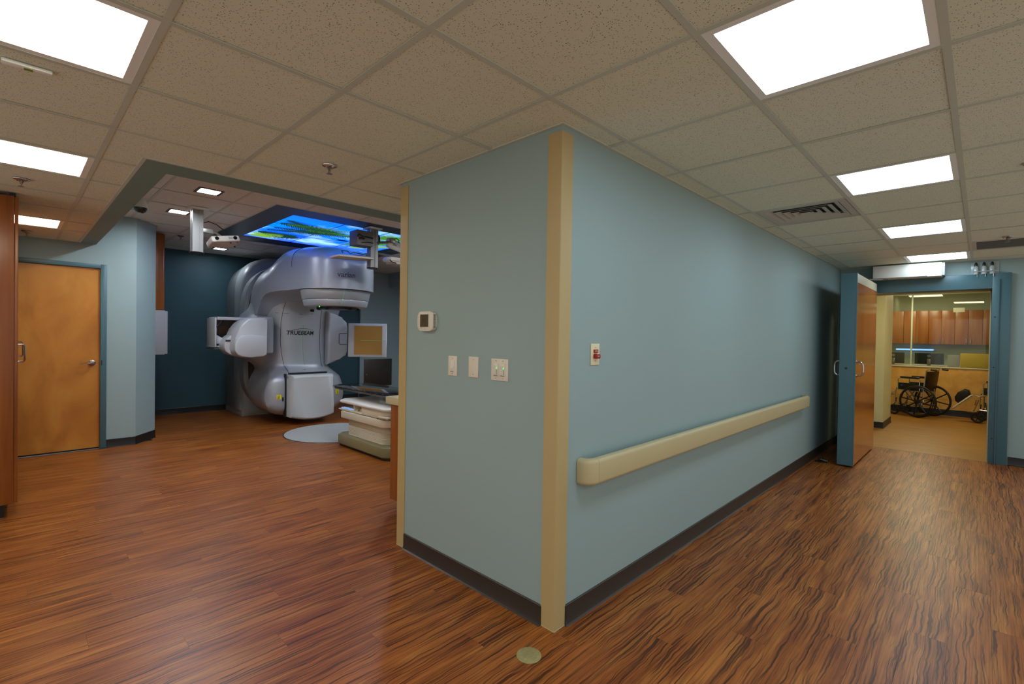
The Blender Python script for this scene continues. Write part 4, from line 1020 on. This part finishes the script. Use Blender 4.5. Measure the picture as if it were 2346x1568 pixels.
M3 = Matrix.Translation((-4.30, 1.92, 2.61)) @ Matrix.Rotation(math.radians(-12), 4, 'X') @ Matrix.Rotation(math.radians(-14), 4, 'Y')
q = MB(); q.T = M3; q.box(-.035, .035, -.27, .27, -.07, .07, .032, 4); q.build('shell', WHITEP, t)
for k in range(5):
    q = MB(); q.T = M3; q.box(.034, .0365, -.185+k*.012, -.181+k*.012, -.03, .0, ); q.build('vent_slot', SEAM, t, smooth=None)
MB().tube([(-4.28, 1.50, 2.625), (-4.27, 1.60, 2.645), (-4.27, 1.74, 2.675)], .016, 8).build('bracket_arm', STEEL, t)
MB().box(-4.30, -4.24, 1.69, 1.76, 2.65, 2.72, .004).build('bracket_joint', STEEL, t)
MB().tube([(-4.26, 1.72, 2.70), (-4.26, 1.79, 2.725), (-4.27, 1.83, 2.71), (-4.28, 1.84, 2.67)], .006, 6).build('cable', BLACK, t)
MB().lathe([(0, -.006), (.075, -.006), (.075, .006), (0, .006)], (-4.36, 1.55, 2.68), axis='y', n=24, cap=False).build('swivel', BLACK, t)
t = thing('hanging_screen', 'white rounded device below the tilted screen, lower of two', 'screen', (-4.33, 1.95, 2.42))
q = MB(); q.box(-4.42, -4.22, 1.665, 2.2, 2.405, 2.47, .030, 4); q.build('shell', WHITEP, t)
q = MB(); q.box(-4.41, -4.23, 1.72, 2.2, 2.375, 2.41, .006); q.build('underside', MATS['warm_white_plastic'], t)
MB().tube([(-4.22, 1.665, 2.42), (-4.215, 1.69, 2.395), (-4.215, 1.76, 2.385)], .006, 6).build('edge_gasket', BLACK, t)
MB().tube([(-4.33, 1.52, 2.50), (-4.33, 1.8, 2.49), (-4.33, 1.85, 2.46)], .014, 8).build('bracket_arm', STEEL, t)

# ================================================================== heavy shielded door at the end of the hall
d = struct(MB().box(.285, .425, 4.772, 6.20, .02, 2.205, .002), 'door_2', FRAMEP, 'very thick blue-green shielded door standing open')
MB().box(.4255, .438, 4.80, 6.19, .025, 2.10, .001).build('veneer_face', LEAFW, d, smooth=None)
MB().box(.4255, .436, 4.80, 6.19, 2.10, 2.20, .001).build('top_band', mat('pale_band', (190, 180, 150), .4), d, smooth=None)
MB().box(.4255, .440, 4.772, 4.80, .02, 2.205, .001).build('edge_trim', FRAMEP, d, smooth=None)
for sx, xs0 in ((1, .438), (-1, .285)):
    hz = [(0, 0), (.035, .0), (.055, .02), (.06, .06), (.06, .10), (.055, .14), (.035, .16), (0, .16)]
    h_ = MB().tube([(xs0+sx*a, 4.865, 1.04+b_) for a, b_ in hz], .009, 10).build('pull_handle', CHROME, d)
    for z in (1.04, 1.20): MB().lathe([(.018, 0), (.017, sx*.006), (0, sx*.006)], (xs0, 4.865, z), axis='x', n=16, cap=False).build('rose', STEEL, h_)
MB().lathe([(.012, 0), (.011, -.004), (0, -.004)], (.352, 4.772, 1.125), axis='y', n=14, cap=False).build('strike_bolt', SEAM, d)
# frame of the opening
q = MB()
f_ = struct(q.box(OX1-.0, OX1+.16, 6.30, 6.62, 0, 2.27, .004).box(OX0-.16, OX0, 6.30, 6.62, 0, 2.27, .004).box(OX0, OX1, 6.30, 6.62, OZ, 2.27, .004), 'trim_1', FRAMEP, 'blue-green steel frame around the shielded door opening', smooth=35)
MB().box(OX1+.055, OX1+.065, 6.285, 6.30, 0, 2.20).build('stop_bead', mat('darker_blue_green_enamel', (64, 100, 112), .4), f_, smooth=None)  # bead colour slightly darker than the frame enamel
for z in (.30, 1.15, 1.75): MB().lathe([(.008, 0), (.007, -.003), (0, -.003)], (OX1+.03, 6.30, z), axis='y', n=10, cap=False).build('frame_bolt', SEAM, f_)
MB().box(OX1-.012, OX1, 6.55, 6.62, 0, OZ).build('cream_edge', CREAM, f_, smooth=None)
MB().box(OX0, OX1, 6.55, 6.62, OZ-.012, OZ).build('cream_edge', CREAM, f_, smooth=None)
# operator box above the door
t = thing('door_operator', 'long white door operator housing above the shielded door opening', 'door operator', (.75, 6.22, 2.26))
MB().box(.40, 1.085, 6.10, 6.35, 2.255, 2.425, .004).build('housing', WHITEP, t)
MB().box(1.085, 1.11, 6.12, 6.34, 2.265, 2.42, .003).build('end_plate', mat('clear_grey', (170, 178, 178), .2), t)
MB().box(.40, .95, 6.098, 6.101, 2.258, 2.264).build('seam', SEAM, t, smooth=None)
for k in range(4): MB().box(.90, 1.0, 6.0985, 6.0995, 2.385-k*.012, 2.387-k*.012).build('printed_line', SILVER2, t, smooth=None)
MB().lathe([(.012, 0), (.011, -.01), (0, -.01)], (1.10, 6.12, 2.38), axis='y', n=12, cap=False).build('lock', CHROME, t)
MB().tube([(.55, 6.18, 2.25), (.45, 6.0, 2.235), (.40, 5.8, 2.225)], .010, 8).build('arm', STEEL, t)
# bracket with three dark capped fittings
t = thing('fitting_rack', 'clear bracket holding three dark-capped glass fittings above the door frame', 'bracket', (1.45, 6.33, 2.24))
MB().box(1.34, 1.585, 6.335, 6.35, 2.25, 2.415, .002).build('back_plate', mat('clear_plate', (170, 184, 184), .15), t)
for x in (1.385, 1.455, 1.525):
    b_ = MB().lathe([(.022, 0), (.024, .02), (.024, .08), (.014, .10), (.012, .11), (0, .11)], (x, 6.305, 2.265), n=16, cap=False).build('glass_body', mat('clear_body', (176, 186, 182), .1), t)
    MB().lathe([(.014, .10), (.015, .125), (.008, .145), (0, .147)], (x, 6.305, 2.265), n=14, cap=False).build('dark_cap', BLACK, b_)
    MB().tube([(x+.012, 6.29, 2.27), (x+.014, 6.285, 2.235)], .004, 6).build('outlet', STEEL, b_)
MB().box(1.345, 1.58, 6.276, 6.282, 2.295, 2.305).build('band', SILVER2, t, smooth=None)
# door stop on the floor
t = thing('door_stop', 'small black floor door stop with chrome pin beside the hall baseboard', 'door stop', (.12, 4.85, 0))
MB().box(.06, .18, 4.80, 4.86, 0, .012, .003).build('plate', BLACK, t)
MB().box(.09, .14, 4.81, 4.87, .012, .05, .008).build('block', RUBBER, t)
MB().tube([(.12, 4.80, .035), (.20, 4.76, .035)], .006, 8).build('pin', CHROME, t)

# ================================================================== corridor end: ledge, glass, office
t = thing('ledge', 'pale ledge capping the low wall under the office glass', 'ledge', (1.2, 11.07, .93))
MB().box(.08, 2.5, 10.985, 11.16, .931, .957, .004).build('top', mat('pale_ledge', (196, 190, 160), .35), t)
def glass_mix():
    m = bpy.data.materials.new('office_window_glass'); m.use_nodes = True; nt = m.node_tree; N = nt.nodes
    for n in list(N): N.remove(n)
    tr = N.new('ShaderNodeBsdfTransparent'); tr.inputs[0].default_value = (.93, .97, .93, 1)
    gl = N.new('ShaderNodeBsdfGlossy'); gl.inputs['Roughness'].default_value = .02
    fr = N.new('ShaderNodeFresnel'); fr.inputs[0].default_value = 1.5
    mx = N.new('ShaderNodeMixShader'); o = N.new('ShaderNodeOutputMaterial')
    nt.links.new(fr.outputs[0], mx.inputs[0]); nt.links.new(tr.outputs[0], mx.inputs[1]); nt.links.new(gl.outputs[0], mx.inputs[2]); nt.links.new(mx.outputs[0], o.inputs[0]); return m
GLASS = glass_mix()
wnd = struct(MB().box(.08, 2.5, 11.05, 11.09, 2.40, 2.46), 'window_1', mat('pale_window_frame', (186, 196, 170), .4), 'office window above the ledge')
for x0, x1 in ((.09, .395), (.425, 2.49)): MB().box(x0, x1, 11.068, 11.074, .958, 2.40).build('pane', GLASS, wnd, smooth=None)
MB().box(.397, .423, 11.055, 11.087, .958, 2.40, .002).build('mullion', MATS['pale_window_frame'], wnd)
# sign reflected in the glass, modelled as a pale lettered card
s_ = tag(MB().box(1.035, 1.20, 11.045, 11.049, 2.04, 2.125).build('glass_reflection', mat('pale_reflection', (196, 204, 176), .5), origin=(1.11, 11.047, 2.04), smooth=None), 'small pale reflection of a sign, modelled as a card on the office glass', 'reflection')
text_obj('reflected_lettering', 'MAIN', .045, WHITEP, s_, lambda u, v, d: (1.117+u, 11.0445-d*.2, 2.085+v), .0005)
text_obj('reflected_lettering', 'EXIT', .030, WHITEP, s_, lambda u, v, d: (1.117+u, 11.0445-d*.2, 2.05+v), .0005)
# board leaning at the glass
o = tag(MB().box(1.155, 1.60, 10.99, 11.02, .958, 1.235, .012, 3).build('tack_board', mat('mustard_fabric', (168, 150, 62), .8, var=.06, scale=80), origin=(1.38, 11.0, .958)), 'mustard fabric board standing on the ledge in front of the glass', 'board')
# upper cabinets in the office
for k in range(5):
    x0 = -.38+k*.46
    if k == 4: x0 = -.38+4*.46
    t = thing('upper_cabinet', ['honey wood wall cabinet at the far left behind the glass', 'honey wood wall cabinet second from the left behind the glass', 'honey wood wall cabinet in the middle behind the glass', 'honey wood wall cabinet above the mustard board', 'honey wood wall cabinet nearest the right door jamb'][k], 'cabinet', (x0+.23, 13.45, 1.40), 'honey wood wall cabinets in the office')
    MB().box(x0, x0+.456, 13.27, 13.6, 1.40, 2.19).build('carcass', FARW, t, smooth=None)
    for j in range(2):
        xa = x0+.003+j*.228
        dr = MB().box(xa, xa+.222, 13.25, 13.27, 1.405, 2.185, .002).build('door', FARW, t)
        hx = xa+.19 if j == 0 else xa+.032
        MB().tube([(hx, 13.25, 1.44), (hx, 13.225, 1.44), (hx, 13.225, 1.54), (hx, 13.25, 1.54)], .006, 6).build('handle', CHROME, dr)
t = thing('light_strip', 'glowing blue-white light strip under the office wall cabinets', 'light', (.3, 13.5, 1.26))
MB().box(-.08, .62, 13.52, 13.58, 1.245, 1.275, .003).build('tube', emit('blue_white_tube', (110, 160, 255), 1.6), t)
MB().box(-.10, .64, 13.56, 13.6, 1.235, 1.285, .003).build('batten', WHITEP, t)
for x0, x1, lab in ((-.10, .27, 'black computer monitor at left seen through the office glass'), (.44, .90, 'black computer monitor right of the glass mullion')):
    t = thing('monitor', lab, 'monitor', ((x0+x1)/2, 11.5, .96), 'monitor backs behind the office glass')
    xm = (x0+x1)/2
    MB().box(x0, x1, 11.42, 11.45, .985, 1.215, .006).build('back_shell', BLACK, t)
    MB().box(xm-.03, xm+.03, 11.405, 11.42, .96, 1.10, .004).build('stand', STEEL, t)
    MB().lathe([(.03, 0), (.028, -.004), (0, -.004)], (xm, 11.418, 1.155), axis='y', n=16, cap=False).build('badge', SILVER2, t)
t = thing('desk', 'office desk behind the low wall', 'desk', (1.0, 11.6, 0))
MB().box(-.45, 2.45, 11.16, 11.9, .93, .955, .004).build('top', MATS['pale_ledge'], t)
MB().box(-.45, -.40, 11.2, 11.85, 0, .93).build('side', FARW, t); MB().box(2.40, 2.45, 11.2, 11.85, 0, .93).build('side', FARW, t)
o = tag(MB().box(.96, 1.14, 11.3, 11.36, .957, 1.19, .004).build('paper_stack', WHITEP, origin=(1.05, 11.33, .957)), 'upright white folder stack beside the right monitor', 'folders')
o = tag(MB().box(1.15, 1.175, 11.3, 11.34, .957, 1.03, .003).build('small_phone', BLACK, origin=(1.16, 11.32, .957)), 'small black object between white folders and mustard board', 'phone')
# corridor and office lights
FAR = emit('corridor_diffuser', (255, 240, 200), L_FAR)
for (x0, x1, y0, y1, z, lab) in ((.25, .86, 9.9, 10.5, 2.46, 'corridor ceiling light before the office glass'), (.9, 1.5, 7.2, 7.8, 2.46, 'corridor ceiling light just past the shielded door'), (.2, .8, 12.0, 12.6, 2.6, 'office ceiling light seen through the glass'),):
    t = thing('ceiling_light', lab, 'ceiling light', ((x0+x1)/2, (y0+y1)/2, z), 'corridor ceiling lights')
    MB().box(x0, x1, y0, y1, z-.012, z, .002).build('frame', FRM, t)
    MB().box(x0+.03, x1-.03, y0+.03, y1-.03, z-.016, z-.012).build('diffuser', FAR, t, smooth=None)
t = thing('side_rail', 'short rail end on the cream corridor wall', 'rail', (.08, 9.6, 1.5))
MB().box(.08, .12, 9.3, 10.2, 1.49, 1.515, .004).build('rail', RAILM, t)

# ================================================================== wheelchairs
def wheelchair(loc, ang, label, leg_up=False):
    """local frame: +X is forward, axle along Y, origin on the floor under the axle"""
    t = thing('wheelchair', label, 'wheelchair', loc, 'folding wheelchairs by the laminate wall')
    M_ = Matrix.Translation(loc) @ Matrix.Rotation(ang, 4, 'Z')
    def B(): m_ = MB(); m_.T = M_; return m_
    for s in (-1, 1):
        y = s*.27
        q = B(); q.torus((0, y, .305), .286, .019, 'y', 44, 8); wl = q.build('wheel', RUBBER, t)
        B().torus((0, y+s*.035, .305), .262, .008, 'y', 40, 6).build('push_rim', BLACK, wl)
        q = B(); q.lathe([(.035, -.025), (.035, .025)], (0, y, .305), axis='y', n=16); q.build('hub', BLACK, wl)
        for k in range(8):
            a = 2*PI*k/8+.2
            B().tube([(.03*math.cos(a), y, .305+.03*math.sin(a)), (.28*math.cos(a), y, .305+.28*math.sin(a))], .012, 6).build('spoke', BLACK, wl)
        y2 = s*.21
        # front caster
        q = B(); q.torus((.42, y2, .10), .080, .018, 'y', 26, 8); cs = q.build('caster', RUBBER, t)
        for k in range(5):
            a = 2*PI*k/5; B().tube([(.42, y2, .10), (.42+.075*math.cos(a), y2, .10+.075*math.sin(a))], .007, 6).build('caster_spoke', BLACK, cs)
        B().tube([(.42, y2+s*.03, .10), (.41, y2+s*.03, .20), (.39, y2, .24), (.38, y2, .34)], .009, 8).build('caster_fork', BLACK, t)
        # side frame
        B().tube([(-.06, y2, .30), (-.06, y2, .50), (-.10, y2, .90), (-.14, y2, .925), (-.24, y2, .915)], .0115, 8).build('back_post', CHROME, t)
        B().tube([(-.17, y2, .924), (-.26, y2, .913)], .017, 8).build('push_grip', RUBBER, t)
        B().tube([(-.06, y2, .49), (.38, y2, .50), (.40, y2, .47), (.40, y2, .24)], .0115, 8).build('seat_rail', CHROME, t)
        B().tube([(-.06, y2, .20), (.40, y2, .24)], .0115, 8).build('lower_rail', CHROME, t)
        B().tube([(-.04, y2, .30), (-.04, y2, .20)], .0115, 8).build('axle_plate', CHROME, t)
        B().tube([(.0, y2, .50), (.0, y2, .71), (.03, y2, .73), (.33, y2, .73), (.36, y2, .70), (.36, y2, .50)], .010, 8).build('arm_frame', CHROME, t)
        B().box(.0, .32, y2-.025, y2+.025, .735, .765, .01).build('arm_pad', BLACK, t)
        B().box(.0, .36, y2-.003, y2+.003, .51, .64, .002).build('side_guard', BLACK, t)
        B().box(.28, .31, y2+s*.0035, y2+s*.0045, .58, .605).build('blue_badge', mat('blue_badge', (50, 70, 200), .4), t)
        # hanger and foot plate
        if leg_up and s == 1:
            B().tube([(.39, y2, .47), (.47, y2, .50), (.76, y2, .22)], .010, 8).build('leg_rest_tube', CHROME, t)
            B().prism([(.50, .485), (.74, .235), (.755, .25), (.515, .50)], 'y', y2-.10, y2+.09, .004).build('foot_plate', WHITEP, t)
            B().prism([(.52, .505), (.545, .58), (.60, .60), (.69, .53), (.73, .44), (.72, .37), (.68, .335)], 'y', y2-.085, y2+.075, .03, 3).build('calf_pad', BLACK, t)
        else:
            B().tube([(.39, y2, .46), (.46, y2, .42), (.54, y2, .16)], .010, 8).build('foot_hanger', CHROME, t)
            B().box(.50, .64, y2-.10, y2+.02, .12, .14, .004).build('foot_plate', BLACK, t)
            B().tube([(.42, y2, .40), (.50, y2-s*.03, .38), (.52, y2, .28)], .008, 6).build('hanger_brace', CHROME, t)
    B().tube([(0, -.27, .305), (0, .27, .305)], .010, 8).build('axle', CHROME, t)
    B().tube([(.25, -.21, .22), (.25, .21, .49)], .010, 8).build('cross_brace', CHROME, t)
    B().tube([(.25, .21, .22), (.25, -.21, .49)], .010, 8).build('cross_brace', CHROME, t)
    B().box(-.05, .39, -.215, .215, .495, .535, .015, 3).build('seat', BLACK, t)
    q = B(); rings = []
    for z, xo in ((.54, -.065), (.68, -.085), (.80, -.10), (.885, -.11)):
        rings.append([(xo-.02*math.cos(u*PI/2), .205*u, z) for u in (-1, -.5, 0, .5, 1)] + [(xo-.02*math.cos(u*PI/2)-.02, .205*u, z) for u in (1, .5, 0, -.5, -1)])
    q.loft(rings); q.build('back_sling', BLACK, t)
wheelchair((.685, 10.46, 0), math.radians(180-20), 'black folding wheelchair in the corridor, wholly visible, facing left')
wheelchair((1.87, 10.40, 0), math.radians(180-8), 'second wheelchair partly hidden behind the right door jamb, leg rest raised', True)
for o in list(bpy.data.objects):
    if '_w' in o: del o['_w']
